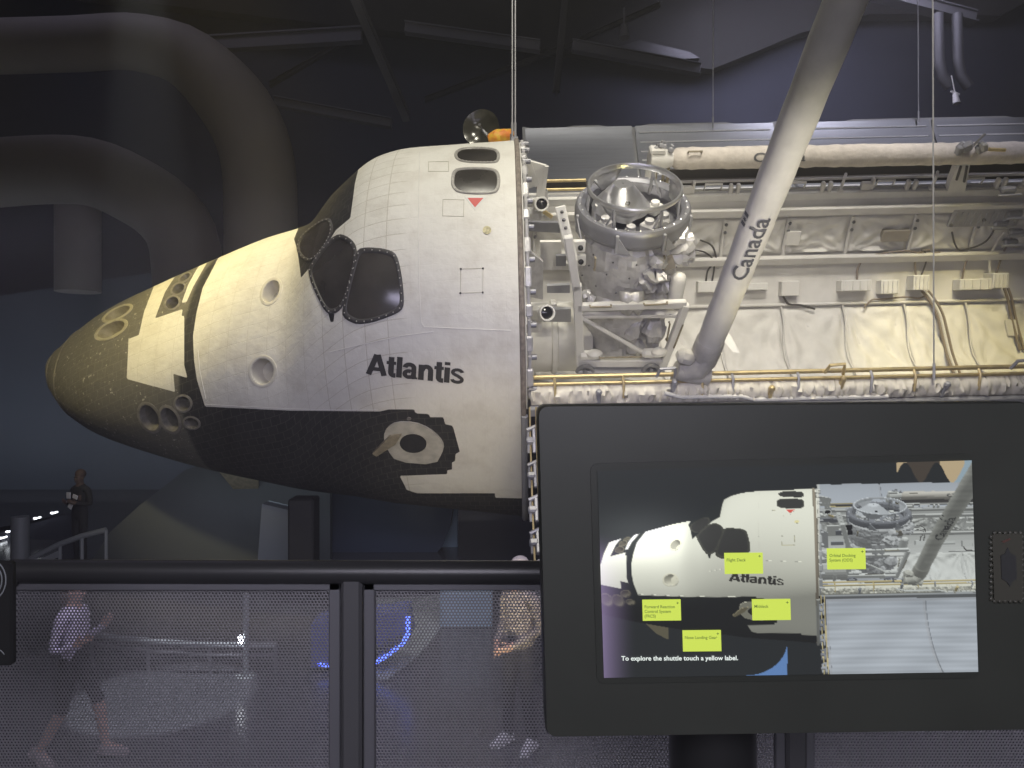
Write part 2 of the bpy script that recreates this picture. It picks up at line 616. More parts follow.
# black tiles: small ones, pale chips
br2 = node('ShaderNodeTexBrick'); br2.offset = .5
br2.inputs['Color1'].default_value = (.016, .0155, .014, 1); br2.inputs['Color2'].default_value = (.026, .025, .022, 1); br2.inputs['Mortar'].default_value = (.065, .06, .05, 1)
br2.inputs['Scale'].default_value = 1; br2.inputs['Mortar Size'].default_value = .006; br2.inputs['Brick Width'].default_value = .16; br2.inputs['Row Height'].default_value = .16
L(tc.outputs['UV'], br2.inputs['Vector'])
n3 = node('ShaderNodeTexNoise'); n3.inputs['Scale'].default_value = 17; n3.inputs['Detail'].default_value = 3
L(tc.outputs['Object'], n3.inputs['Vector'])
rc2 = node('ShaderNodeValToRGB'); rc2.color_ramp.elements[0].position = .655; rc2.color_ramp.elements[0].color = (0, 0, 0, 1); rc2.color_ramp.elements[1].position = .70; rc2.color_ramp.elements[1].color = (1, 1, 1, 1)
L(n3.outputs['Fac'], rc2.inputs['Fac'])
mb_ = node('ShaderNodeMix', data_type='RGBA'); mb_.inputs[7].default_value = (.34, .32, .27, 1)
ms2 = node('ShaderNodeMath', operation='MULTIPLY'); avn = node('ShaderNodeAttribute', attribute_name='noselight_chips'); sc2 = node('ShaderNodeMath', operation='MULTIPLY_ADD'); sc2.inputs[1].default_value = .85; sc2.inputs[2].default_value = .08; L(avn.outputs['Fac'], sc2.inputs[0]); L(rc2.outputs['Color'], ms2.inputs[0]); L(sc2.outputs[0], ms2.inputs[1])
L(ms2.outputs[0], mb_.inputs[0]); L(br2.outputs['Color'], mb_.inputs[6])
# yellow light on the nose, put into the colour of its dark tiles
av2 = node('ShaderNodeAttribute', attribute_name='noselight_chips')
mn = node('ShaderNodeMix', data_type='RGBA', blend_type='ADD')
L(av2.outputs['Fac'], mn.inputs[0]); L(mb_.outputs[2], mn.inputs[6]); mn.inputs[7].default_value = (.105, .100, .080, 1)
mx = node('ShaderNodeMix', data_type='RGBA')
L(gt.outputs[0], mx.inputs[0]); L(mw.outputs[2], mx.inputs[6]); L(mn.outputs[2], mx.inputs[7])
L(mx.outputs[2], bs.inputs['Base Color'])
n4 = node('ShaderNodeTexNoise'); n4.inputs['Scale'].default_value = 9; n4.inputs['Detail'].default_value = 6
L(tc.outputs['Object'], n4.inputs['Vector'])
bp = node('ShaderNodeBump'); bp.inputs['Strength'].default_value = .5; bp.inputs['Distance'].default_value = .02
ad = node('ShaderNodeMath', operation='MULTIPLY_ADD'); ad.inputs[1].default_value = -.5
mtl_ = node('ShaderNodeMath', operation='MULTIPLY'); L(br.outputs['Fac'], mtl_.inputs[0]); L(av3.outputs['Fac'], mtl_.inputs[1])
L(mtl_.outputs[0], ad.inputs[0]); L(n4.outputs['Fac'], ad.inputs[2])
L(ad.outputs[0], bp.inputs['Height']); L(bp.outputs['Normal'], bs.inputs['Normal'])
MATS['hull_tiles'] = m; MCOL['hull_tiles'] = (.6, .58, .53)

CAPROW = int(np.argmax(xs > -8.50))
rows = np.arange(len(fc)) // nc


def hull_object(name, sel, mname):
    fsel = fc[sel]
    used = np.unique(fsel)
    remap = np.full(len(flat), -1); remap[used] = np.arange(len(used))
    me = bpy.data.meshes.new(name)
    me.from_pydata([tuple(p) for p in flat[used]], [], [tuple(int(remap[i]) for i in f) for f in fsel])
    me.materials.append(MATS[mname])
    a = me.attributes.new('blk', 'FLOAT', 'POINT'); a.data.foreach_set('value', blk[used].astype(np.float32))
    a = me.attributes.new('noselight_chips', 'FLOAT', 'POINT'); a.data.foreach_set('value', np.clip((-5.30 - flat[used][:, 0]) / .08, 0, 1).astype(np.float32))  # mask for the nose's painted-in light and its pale chips
    X_ = flat[used][:, 0]
    a = me.attributes.new('tiled', 'FLOAT', 'POINT'); a.data.foreach_set('value', (.10 + .28 * np.clip((-2.9 - X_) / .4, 0, 1) + .90 * np.clip((X_ + 3.3) / .5, 0, 1) * np.clip((-1.55 - X_) / .1, 0, 1)).astype(np.float32))
    per = np.zeros((nr, nc))
    per[:, 1:] = np.cumsum(np.linalg.norm(np.diff(H, axis=1), axis=2), axis=1)
    tot = per[:, -1:] + np.linalg.norm(H[:, 0] - H[:, -1], axis=1)[:, None]
    uv = me.uv_layers.new(name='uv')
    fr, fcol = np.divmod(np.nonzero(sel)[0], nc)
    vals = []
    for r_, c_ in zip(fr, fcol):
        pe = tot[r_, 0] if c_ + 1 == nc else per[r_, c_ + 1]
        pe2 = tot[r_ + 1, 0] if c_ + 1 == nc else per[r_ + 1, c_ + 1]
        mid = per[r_, NU // 2]; mid2 = per[r_ + 1, NU // 2]
        vals += [xs[r_] + 20, per[r_, c_] - mid + 20, xs[r_] + 20, pe - mid + 20, xs[r_ + 1] + 20, pe2 - mid2 + 20, xs[r_ + 1] + 20, per[r_ + 1, c_] - mid2 + 20]
    uv.data.foreach_set('uv', vals)
    me.polygons.foreach_set('use_smooth', [True] * len(me.polygons))
    me.update()
    o = bpy.data.objects.new(name, me); COL.objects.link(o); o.parent = shuttle
    return o


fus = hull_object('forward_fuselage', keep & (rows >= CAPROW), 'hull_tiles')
RC.append((fus, 'hull'))
cap = hull_object('nose_cap', rows < CAPROW, 'nose_cap_grey')
RC.append((cap, (.16, .16, .15)))
# pale seam round the nose a little aft of the cap
for xr, wd in ((-8.40, .012), (-8.06, .014)):
    mbx = MB()
    S0 = section(xr)
    cen = S0.mean(0)
    ring = [Vector(p) + (Vector(p) - Vector(cen)).normalized() * .004 for p in S0[::5]]
    mbx.tube(ring + [ring[0]], wd, 6, caps=False)
    part(mbx, 'nose_seam', 'nozzle_grey', col=(.2, .2, .18))

for (cx, cy, rx, ry, rot, dp, kind) in NOZ:
    h0 = hit(cx, cy)
    if not h0: continue
    p0, nrm = h0
    mbx = MB()
    n = 32
    levels = []
    for (sc_, off, ins) in ((1.16, -.01, 0), (1.14, .006, 0), (1.0, .012, 0), (.95, .006, 0)):
        row = []
        for (u, v) in ell(cx, cy, rx * sc_ + (.8 if sc_ > 1.1 else 0), ry * sc_ + (.8 if sc_ > 1.1 else 0), rot, n):
            h = hit_near(u, v, cx, cy)
            row.append(h[0] + h[1] * off)
        levels.append(row)
    rim = levels[-1]
    cen = sum((Vector(q) for q in rim), Vector()) / n
    for (sc_, k) in ((.95, .35), (.88, .7), (.80, 1.0), (.4, 1.0), (.02, 1.0)):
        levels.append([cen + (Vector(q) - cen) * sc_ - nrm * dp * k for q in rim])
    mbx.grid(levels, wrap=True)
    if kind == 'white_blanket':
        mbx.m = [0] * len(mbx.f)
        o = part(mbx, 'star_tracker_well', 'well_white')
    else:
        mbx.m = [0] * (4 * n) + [1] * (len(mbx.f) - 4 * n)
        o = part(mbx, 'thruster_nozzle', ['rim_metal' if kind == 'nozzle_grey' else 'nozzle_pale', kind], col=(.10, .09, .07))

# ---- windows
WINS = [('cockpit_window', [(300, 236.8), (327, 217), (332.6, 225), (330.4, 238.8), (311.5, 264), (297, 252)]),
        ('cockpit_window', [(335, 235), (350.3, 239.4), (358, 253), (345, 302), (336.3, 312), (326, 312), (309, 274.3), (312.8, 263)]),
        ('cockpit_window', [(361, 249), (392, 251.5), (398.5, 263), (403.5, 303), (398.2, 312), (362, 324), (346, 317.5), (343.5, 309), (357, 256)]),
        ('overhead_window', [(453, 154), (462, 147.6), (495, 148.4), (500, 154), (498.8, 162), (491.6, 163.5), (458.8, 162.6)]),
        ('overhead_window', [(451.5, 180), (452.5, 172), (458.8, 168), (493, 168), (500, 174), (499.6, 189), (493, 194.6), (458.8, 193.8), (451.5, 187)])]
for wi, (nm, P) in enumerate(WINS):
    over = nm == 'overhead_window'
    pc = (sum(q[0] for q in P) / len(P), sum(q[1] for q in P) / len(P)); gs = 1.02 if over else 1.06
    Q = resample(chaikin([(pc[0] + (q[0] - pc[0]) * gs, pc[1] + (q[1] - pc[1]) * gs) for q in P], 2), 56)
    cx = sum(q[0] for q in Q) / 56; cy = sum(q[1] for q in Q) / 56
    fr = MB(); rows_ = []
    lv = ((1.0, -.012), (1.0, .012), (.97, .020), (.89, .018), (.86, .004))
    for (sc_, off) in lv:
        row = []
        for (u, v) in Q:
            h = hit_near(cx + (u - cx) * sc_, cy + (v - cy) * sc_, cx, cy)
            row.append(h[0] + h[1] * off)
        rows_.append(row)
    fr.grid(rows_, wrap=True)
    nf = len(fr.f)
    for k in range(0, 56, 2):           # fasteners round the frame
        a = (Vector(rows_[2][k]) + Vector(rows_[3][k])) / 2
        fr.sphere(a, .011, 6, mi=1)
    f_o = part(fr, nm, ['overhead_rim' if over else 'dark_rim', 'rivet'], col=(.05, .05, .045))
    gl = MB(); rows_ = []
    for sc_ in (.865, .6, .35, .002):
        row = []
        for (u, v) in Q:
            h = hit_near(cx + (u - cx) * sc_, cy + (v - cy) * sc_, cx, cy)
            row.append(h[0] + h[1] * .006)
        rows_.append(row)
    gl.grid(rows_, wrap=True)
    g = part(gl, 'pane', 'window_glass', parent=f_o, col=(.03, .03, .03))


# ---- thin plates lying on the hull
def plate(name, P, off, mats, label=None, step=5.0, holes=None, parent=None, col=None):
    A = np.array(P)
    vs = [Vector(p) for p in P]; n = len(vs)
    edges = [(i, (i + 1) % n) for i in range(n)]
    x0, y0 = A.min(0); x1, y1 = A.max(0)
    gx = np.arange(x0 + step / 2, x1, step); gy = np.arange(y0 + step / 2, y1, step)
    for a in gx:
        for b in gy:
            if sdist(np.array([a]), np.array([b]), P)[0] > step * .35: vs.append(Vector((a, b)))
    v2, e2, f2, *_ = delaunay_2d_cdt(vs, edges, [], 1, 1e-5)
    mbx = MB(); top = []; low = []
    cx, cy = A.mean(0)
    for v in v2:
        h = hit_near(v.x, v.y, cx, cy)
        top.append(h[0] + h[1] * off); low.append(h[0] - h[1] * .01)
    ff = []
    for f in f2:
        a, b, c = [top[i] for i in f]
        nn = (b - a).cross(c - a)
        ff.append(tuple(f) if nn.dot(C_L - a) > 0 else tuple(reversed(f)))
    mbx.add(top, ff)
    cnt = {}
    for f in ff:
        for i in range(3):
            e = (f[i], f[(i + 1) % 3]); cnt[e] = 1
    side = [e for e in cnt if (e[1], e[0]) not in cnt]
    k = len(top)
    mbx.add(top + low, [(e[1], e[0], e[0] + k, e[1] + k) for e in side])
    return part(mbx, name, mats, parent=parent, smooth=30, label=label, col=col)


hatch = plate('side_hatch', chaikin([(383.3, 436), (387, 426.5), (396.5, 421), (415, 421.4), (429.4, 427.3), (440.3, 436.7), (444.4, 444.5), (442.7, 451.5), (435.7, 464), (396.5, 461), (387.2, 448.5)], 1), .02, 'hatch_white', 'pale round side hatch')
plate('hatch_window', ell(413.4, 442.2, 13.4, 9.2, 3, 24), .032, 'black_tile', parent=hatch)
plate('hatch_ring', ell(409, 418.4, 2.2, 1.5, 0, 12), .014, 'rim_metal', step=3)
plate('hatch_bracket', [(373, 451.5), (377, 454.5), (396, 442), (399, 437), (402, 432.5), (390, 434)], .05, 'bracket_tan', 'tan bracket across the hatch')
plate('triangle_border', [(464.5, 197), (486.5, 197), (475, 210.6)], .008, 'white_paint', step=4)
plate('rescue_triangle', [(467.6, 198.4), (483.4, 198.4), (475, 207.8)], .012, 'sign_red', 'small red triangle under the roof window', step=4)
plate('round_emblem', ell(487, 230.4, 4.3, 4.1, 0, 18), .01, 'emblem_gold', 'small round golden emblem', step=3)
for P in ([(460.8, 269), (483, 268.5), (482.8, 292.5), (460.5, 293)], [(443, 199.5), (464, 200), (463.6, 216.5), (442.6, 216)], [(428.5, 162), (448.5, 161.6), (448.6, 171.4), (428.4, 171.6)]):
    mbx = MB()
    pts = []
    for i in range(4):
        a, b = P[i], P[(i + 1) % 4]
        for k in range(6):
            h = hit(a[0] + (b[0] - a[0]) * k / 6, a[1] + (b[1] - a[1]) * k / 6)
            pts.append(h[0] + h[1] * .002)
    mbx.tube(pts + [pts[0]], .0035, 5, caps=False)
    for i in range(4):
        h = hit(*P[i]); mbx.sphere(h[0] + h[1] * .004, .016 if P[0][0] == 460.8 else .004, 6, mi=1)
    part(mbx, 'panel_outline', ['nozzle_pale', 'letter_black'])


def stroke_word(glyphs, word, gap):
    """bold sans letters drawn as thick strokes: returns 2-D verts, faces, total width"""
    vs, fs = [], []
    x = 0.0
    for ch in word:
        w, strokes = glyphs[ch]
        for pts, wd in strokes:
            P = [Vector((px_ + x, py_)) for px_, py_ in pts]
            k0 = len(vs)
            for i in range(len(P)):
                a = P[max(i - 1, 0)]; b = P[min(i + 1, len(P) - 1)]
                t = (b - a).normalized(); n_ = Vector((-t.y, t.x)) * wd / 2
                vs.append(tuple(P[i] + n_)); vs.append(tuple(P[i] - n_))
            for i in range(len(P) - 1):
                fs.append((k0 + 2 * i, k0 + 2 * i + 1, k0 + 2 * i + 3, k0 + 2 * i + 2))
        x += w + gap
    return vs, fs, x - gap


def arcs(cx, cy, rx_, ry_, a0, a1, n=12):
    return [(cx + rx_ * math.cos(R(a0 + (a1 - a0) * k / n)), cy + ry_ * math.sin(R(a0 + (a1 - a0) * k / n))) for k in range(n + 1)]


SW = .225
GLY = {
    'A': (.735, [([(.085, 0), (.38, 1.0)], SW), ([(.715, 0), (.42, 1.0)], SW), ([(.2, .29), (.6, .29)], .18), ([(.31, .93), (.49, .93)], .14)]),
    't': (.38, [([(.19, .96), (.19, .2)] + arcs(.32, .2, .13, .125, 180, 270, 6) + [(.38, .075)], SW), ([(0, .67), (.38, .67)], .155)]),
    'l': (.18, [([(.09, 0), (.09, 1.0)], SW)]),
    'a': (.60, [([(.09, .52)] + arcs(.27, .52, .18, .165, 180, 20, 10) + [(.445, .5), (.445, .14), (.47, .0)], .2), (arcs(.25, .22, .165, .15, 60, 300, 12) + [(.40, .12), (.445, .24)], .18), ([(.33, .36), (.45, .41)], .155), ([(.47, .08), (.60, .04)], .09)]),
    'n': (.56, [([(.09, 0), (.09, .74)], SW), ([(.12, .46)] + arcs(.30, .47, .17, .195, 160, 0, 10) + [(.47, .44), (.47, 0)], .21)]),
    'i': (.18, [([(.09, 0), (.09, .74)], SW), ([(.09, .85), (.09, 1.0)], SW)]),
    's': (.54, [(arcs(.275, .545, .19, .13, 5, 90, 6) + arcs(.275, .545, .19, .13, 95, 235, 8) + [(.30, .375)] + arcs(.27, .205, .20, .135, 60, -90, 9) + arcs(.27, .205, .20, .135, -95, -175, 6), .15)]),
}
wv, wf, ww = stroke_word(GLY, 'Atlantis', .05)
mbx = MB()
P = []
for (x, y) in wv:
    h = hit(366.6 + 97 * x / ww + 1.2 * y, 373.6 + 10.3 * x / ww - 20.3 * y)
    P.append(h[0] + h[1] * .014)
ff = []
for f in wf:
    a, b, c = P[f[0]], P[f[1]], P[f[2]]
    ff.append(f if (b - a).cross(c - a).dot(C_L - a) > 0 else tuple(reversed(f)))
mbx.add(P, ff)
part(mbx, 'name_lettering', 'letter_black', smooth=0)

# stepped grey seam line where blanket meets tile, and panel welts on the flank
for line in ([(420, 147), (419, 180), (418.5, 230), (419, 280), (421, 322), (424, 327), (470, 329), (519, 331)],
             [(205, 404.5), (250, 407), (290, 409), (340, 410), (385, 410)],
             [(330, 352), (360, 345), (400, 336), (440, 331)], [(198, 350), (200, 372), (207, 404)]):
    pts = []
    for i in range(len(line) - 1):
        for k in range(6):
            a, b = line[i], line[i + 1]
            h = hit(a[0] + (b[0] - a[0]) * k / 6, a[1] + (b[1] - a[1]) * k / 6)
            if h: pts.append(h[0] + h[1] * .003)
    mbx = MB(); mbx.tube([q - (q - Vector((q.x, 0, -.3))).normalized() * .002 for q in pts], .006, 6)
    part(mbx, 'blanket_seam', 'white_blanket')

# ------------------------------------------------------------------ cargo bay
print('bay')
S0 = section(0.0)
BAYL = 14.0
# outer skin of the mid fuselage (lower half of the cabin's section)
low = S0[NU:]
mbx = MB()
mbx.grid([[(x, p[1], p[2]) for p in low] for x in np.linspace(.03, BAYL, 30)])
part(mbx, 'mid_fuselage', 'black_tile')
# aft face of the crew cabin
mbx = MB()
ring = [Vector((.02, p[1] * .985, p[2] * .985)) for p in S0[::4]]
mbx.prism(ring, (.05, 0, 0))
part(mbx, 'cabin_bulkhead', 'white_blanket', smooth=30)
mbx = MB()
pts = [Vector((.015, p[1], p[2])) for p in S0[:NU + 150:3]]
mbx.tube(pts, .04, 8)
part(mbx, 'bulkhead_rim', 'seam_brown')


def arcp(a, r):
    t = R(a); return r * math.cos(t), -r * math.sin(t)


prof = [(2.70, .30), (2.52, .30), (2.46, .12)] + [arcp(a, 2.44) for a in range(0, 181, 4)] + [(-2.46, .12), (-2.60, .26)]
mbx = MB()
mbx.grid([[(x, y, z) for (y, z) in prof] for x in np.linspace(.08, BAYL, 60)])
part(mbx, 'bay_lining', 'bay_lining')
mbx = MB()
ring = [Vector((BAYL, y, z)) for (y, z) in prof]
mbx.prism(ring, (.08, 0, 0))
part(mbx, 'aft_bulkhead', 'white_blanket')

PW = 1.235
X0P = .35


def wrinkle(u, v, seed):
    r = np.random.default_rng(seed)
    d = 0
    for (cu, cv) in ((0, 0), (1, 0), (0, 1), (1, 1)):
        a = np.arctan2((v - cv) * 1.0, (u - cu) * 1.0)
        rr = np.hypot(u - cu, v - cv)
        k = r.uniform(9, 15); ph = r.uniform(0, 6)
        d = d + np.sin(a * k + ph) * np.exp(-rr * 2.4) * rr * r.uniform(.6, 1.3)
    return d


def blanket(x0, x1, a0, a1, rad, seed, amp=.05):
    nu, nv = 26, 22
    rows_ = []
    for j in range(nv + 1):
        row = []
        for i in range(nu + 1):
            u, v = i / nu, j / nv
            e = min(u, 1 - u, v, 1 - v)
            puff = .03 * min(1, e / .06)
            w = wrinkle(u, v, seed) * amp * 2.6 * min(1, e / .05)
            y, z = arcp(a0 + (a1 - a0) * v, rad - puff - w)
            row.append((x0 + (x1 - x0) * u, y, z))
        rows_.append(row)
    mbx = MB(); mbx.grid(rows_)
    return mbx


for i in range(10):
    xa = X0P + i * PW
    part(blanket(xa + .04, xa + PW - .04, 2.5, 20, 2.42, 100 + i, .05), 'blanket_panel', 'white_blanket', smooth=80)
    part(blanket(xa + .03, xa + PW - .03, 46, 86, 2.42, 200 + i, .055), 'blanket_panel', 'white_blanket', smooth=80)
# long ledges
for (a, r_, w, h, nm) in ((-1.5, 2.36, .10, .16, 'bay_ledge'), (22.8, 2.33, .12, .16, 'bay_ledge'), (44.4, 2.38, .07, .05, 'bay_ledge')):
    y, z = arcp(a, r_)
    mbx = MB(); mbx.bar((.1, y, z), (BAYL, y, z), w, h, bev=.015)
    part(mbx, nm, 'bay_lining')
# strips between the panels with dark fasteners
for i in range(11):
    xa = X0P + i * PW
    for (a0, a1) in ((2, 21), (45, 88)):
        mbx = MB()
        pts = [(xa + (.0 if a0 < 40 else .04 * math.sin(k)), *arcp(a0 + (a1 - a0) * k / 8, 2.385)) for k in range(9)]
        mbx.tube(pts, .034 if a0 < 40 else .02, 6)
        if a0 < 40:
            for a in (4.5, 8.5):
                y, z = arcp(a, 2.35); mbx.sphere((xa + .02, y, z), .035, 8, mi=1)
        part(mbx, 'frame_strip', ['bay_lining', 'letter_grey'])


def bay_pt(px, py, rad=2.36):
    """point of the starboard lining seen at a pixel"""
    d = lray(px, py)
    # intersect cylinder y^2+z^2=rad^2
    a = d.y ** 2 + d.z ** 2; b = 2 * (C_L.y * d.y + C_L.z * d.z); c = C_L.y ** 2 + C_L.z ** 2 - rad ** 2
    t = (-b + math.sqrt(max(b * b - 4 * a * c, 0))) / (2 * a)
    return C_L + d * t


def bay_frame(p):
    rad = Vector((0, p.y, p.z)).normalized()
    x = Vector((1, 0, 0))
    return Matrix((x, rad.cross(x), rad)).transposed()      # columns x, tangential, radial


# avionics boxes on the plain band
for (x0, y0, x1, y1, dp, mtl, nm) in ((838, 280, 868, 291, .16, 'white_paint', 'equipment_box'), (878, 280, 896, 294, .14, 'white_paint', 'equipment_box'), (909, 275, 925, 290, .18, 'white_paint', 'equipment_box'),
                                 (955, 279, 987, 290, .18, 'white_paint', 'equipment_box'), (986, 273, 1002, 288, .22, 'white_paint', 'equipment_box'), (780, 281, 798, 296, .10, 'bay_lining', 'equipment_box'),
                                 (697, 281, 728, 292, .10, 'white_paint', 'equipment_box'), (745, 283, 767, 290, .07, 'white_paint', 'equipment_box'),
                                 (882, 230, 909, 241, .03, 'tan_panel', 'vent_panel'), (786, 231, 800, 245, .03, 'white_blanket', 'cover_panel'), (1006, 320, 1018, 336, .03, 'bay_lining', 'cover_panel')):
    c = bay_pt((x0 + x1) / 2, (y0 + y1) / 2, 2.34)
    sx = (bay_pt(x1, (y0 + y1) / 2, 2.34) - bay_pt(x0, (y0 + y1) / 2, 2.34)).length
    sy = (bay_pt((x0 + x1) / 2, y1, 2.34) - bay_pt((x0 + x1) / 2, y0, 2.34)).length
    fm = bay_frame(c)
    mbx = MB(); mbx.box(c + fm @ Vector((0, 0, .05 - dp / 2)), (sx, sy, dp + .1), fm, bev=.012)
    if nm == 'equipment_box' and dp >= .14:
        for k in range(4):
            q = c + fm @ Vector((sx * (-.38 + .25 * k), 0, -dp - .012))
            mbx.box(q, (.012, sy * .8, .03), fm)
    part(mbx, nm, mtl, smooth=30)
# louvred panel under the far sill on the right
c = bay_pt(985, 217, 2.33); fm = bay_frame(c)
mbx = MB(); mbx.box(c, (1.35, .38, .06), fm, bev=.01)
for k in range(11):
    mbx.box(c + fm @ Vector((-.6 + .12 * k, 0, -.04)), (.03, .26, .04), fm, mi=0)
for k in range(3):
    mbx.sphere(c + fm @ Vector((-.62 + .6 * k, .14 - .1 * k, -.04)), .04, 8, mi=1)
part(mbx, 'louvred_panel', ['grey_metal', 'letter_grey'], col=(.45, .44, .42))


def cable(pts, r, mtl, rad=2.33, name='cable_run'):
    q = [bay_pt(*p, rad) for p in pts]
    # smooth
    out = []
    for i in range(len(q) - 1):
        p0, p1, p2, p3 = q[max(i - 1, 0)], q[i], q[i + 1], q[min(i + 2, len(q) - 1)]
        for k in range(6):
            t = k / 6
            out.append(.5 * ((2 * p1) + (p2 - p0) * t + (2 * p0 - 5 * p1 + 4 * p2 - p3) * t * t + (3 * p1 - p0 - 3 * p2 + p3) * t ** 3))
    out.append(q[-1])
    mbx = MB(); mbx.tube(out, r, 6)
    return part(mbx, name, mtl)


for d in (-3, 0, 3):
    cable([(925 + d, 291), (932 + d, 300), (940 + d, 315), (945 + d, 335), (950 + d, 355), (957 + d, 374)], .03, 'cable_brown' if d else 'bay_lining')
for d in (0, 4):
    cable([(1004 + d, 288), (1008 + d, 300), (1012 + d, 320), (1020 + d, 350)], .028, 'cable_brown')
cable([(857, 280), (858, 268), (865, 258), (880, 254), (905, 251), (925, 254), (940, 252)], .022, 'cable_brown')
cable([(916, 276), (915, 262), (920, 252), (930, 250)], .02, 'cable_brown')
cable([(921, 276), (926, 262), (925, 252), (921, 250)], .018, 'cable_dark')
cable([(962, 280), (966, 262), (975, 254), (990, 252)], .02, 'cable_brown')
cable([(990, 274), (990, 258), (996, 244), (1004, 232)], .026, 'bay_lining')
cable([(996, 274), (1002, 256), (1010, 240), (1020, 230)], .02, 'cable_brown')
cable([(864, 308), (872, 300), (885, 299), (905, 297), (920, 298), (930, 292)], .018, 'cable_brown')
cable([(783, 296), (789, 304), (800, 305), (815, 309)], .02, 'cable_dark')
cable([(700, 240), (712, 246), (716, 260), (708, 270), (706, 282)], .018, 'cable_dark')
cable([(690, 250), (704, 252), (714, 262), (712, 282)], .018, 'cable_dark')
cable([(952, 232), (955, 244), (962, 250), (985, 242), (996, 226)], .018, 'cable_dark')
for p in ((1008, 190), (1014, 214), (1000, 224), (1016, 232), (1010, 242)):
    c = bay_pt(*p, 2.3); fm = bay_frame(c)
    mbx = MB(); mbx.box(c, (.28, .12, .14), fm, bev=.03); mbx.tube([c + fm @ Vector((-.2, .05, -.1)), c + fm @ Vector((.22, .03, -.1))], .03, 6)
    part(mbx, 'valve_block', 'grey_metal', col=(.45, .44, .42))

# far sill: longeron, hand rails, latch fittings
mbx = MB()
mbx.bar((.15, 2.62, .30), (BAYL, 2.62, .30), .26, .16, bev=.02)
part(mbx, 'sill_longeron', 'white_paint', col=(.5, .49, .46))
mbx = MB()
mbx.bar((.4, 2.78, .50), (BAYL, 2.78, .50), .10, .12, bev=.02)
mbx.bar((2.9, 2.86, .62), (BAYL, 2.86, .62), .06, .24)
part(mbx, 'sill_longeron', 'dark_void', label='dark hinge line of the far sill', col=(.15, .14, .13))
for (z, y, x0, x1) in ((.62, 2.74, .55, 1.35), (.50, 2.62, .55, 1.35), (.56, 2.70, 2.9, 13.5)):
    mbx = MB(); mbx.tube([(x0, y, z), (x1, y, z)], .03, 8)
    part(mbx, 'hand_rail', 'gold_metal' if x1 < 2 else 'bay_lining', label='gold coloured rail' if x1 < 2 else None)
for k in range(26):
    x = 2.9 + k * .42 + random.uniform(-.08, .08)
    mbx = MB()
    t = k % 4
    if t == 0:
        mbx.tube([(x, 2.55, .36), (x + .03, 2.58, .62), (x + .1, 2.72, .64)], .03, 6); mbx.box((x, 2.56, .38), (.12, .12, .08), bev=.02)
    elif t == 1:
        mbx.box((x, 2.58, .46), (.2, .1, .16), bev=.02); mbx.box((x + .12, 2.60, .5), (.05, .12, .22), bev=.01)
    elif t == 2:
        mbx.tube([(x - .16, 2.62, .42), (x - .16, 2.58, .56), (x + .16, 2.58, .56), (x + .16, 2.62, .42)], .022, 6)
    else:
        mbx.box((x, 2.56, .44), (.07, .1, .26), bev=.015); mbx.box((x + .14, 2.56, .44), (.07, .1, .26), bev=.015)
    part(mbx, 'sill_latch', 'bay_lining', smooth=30)
for k in range(7):                      # hoop shaped hinge covers behind the sill
    x = 3.5 + k * 1.55
    mbx = MB()
    mbx.tube([(x + .18 * math.cos(a), 2.95, .58 + .2 * math.sin(a)) for a in np.linspace(0, math.pi, 9)], .03, 6)
    part(mbx, 'hinge_hoop', 'bay_lining')

# near sill: rails, crumpled white blanket, grey edge beam
for (y, z, r_, mtl) in ((-2.56, .44, .032, 'gold_metal'), (-2.62, .36, .026, 'gold_metal'), (-2.50, .40, .02, 'bay_lining')):
    mbx = MB(); mbx.tube([(.12, y, z), (BAYL, y, z)], r_, 8)
    part(mbx, 'hand_rail', mtl, label='gold coloured rail along the near sill' if mtl == 'gold_metal' else None)
nx = 420
base = [(-2.60, .33), (-2.68, .30), (-2.72, .24), (-2.735, .18), (-2.745, .12), (-2.75, .06)]
rows_ = []
amp = np.array([0, .05, .07, .07, .05, 0])
for i in range(nx + 1):
    x = .12 + (BAYL - .12) * i / nx
    gate = 1.0 if (i % 9) else .2
    d = rng.normal(0, .45, 6) * amp * gate
    rows_.append([(x + rng.normal(0, .008), y - d[k] * .8 - (.035 * gate if 0 < k < 5 else 0), z + d[k] * .5) for k, (y, z) in enumerate(base)])
mbx = MB(); mbx.grid(rows_)
part(mbx, 'sill_blanket', 'sill_cloth', smooth=60, label='crumpled pale blanket along the near sill')
mbx = MB(); mbx.bar((.1, -2.80, .0), (BAYL, -2.80, .0), .08, .16, bev=.015)
part(mbx, 'sill_beam', 'sill_grey')
for k in range(24):
    x = .5 + k * .5 + random.uniform(-.12, .12)
    mbx = MB()
    if k % 5 == 3:
        mbx.tube([(x - .12, -2.6, .44), (x - .08, -2.6, .58), (x + .12, -2.6, .60), (x + .14, -2.62, .42)], .025, 6)
        mbx.box((x + .12, -2.70, .32), (.07, .08, .28), bev=.02)
    elif k % 5 == 1:
        mbx.box((x, -2.76, .2), (.07, .06, .26), bev=.015); mbx.sphere((x, -2.77, .32), .05, 8)
    else:
        mbx.tube([(x, -2.58, .44), (x + .01, -2.66, .40), (x + .01, -2.77, .2)], .02, 6)
    part(mbx, 'sill_latch', 'grey_metal' if k % 2 else 'gold_metal', smooth=30)
mbx = MB(); mbx.tube([(2.0 + .0, -2.77, .28), (2.25, -2.78, .20), (3.1, -2.78, .19), (3.3, -2.78, .12), (5.2, -2.78, .12)], .03, 8)
part(mbx, 'sill_pipe', 'white_paint')

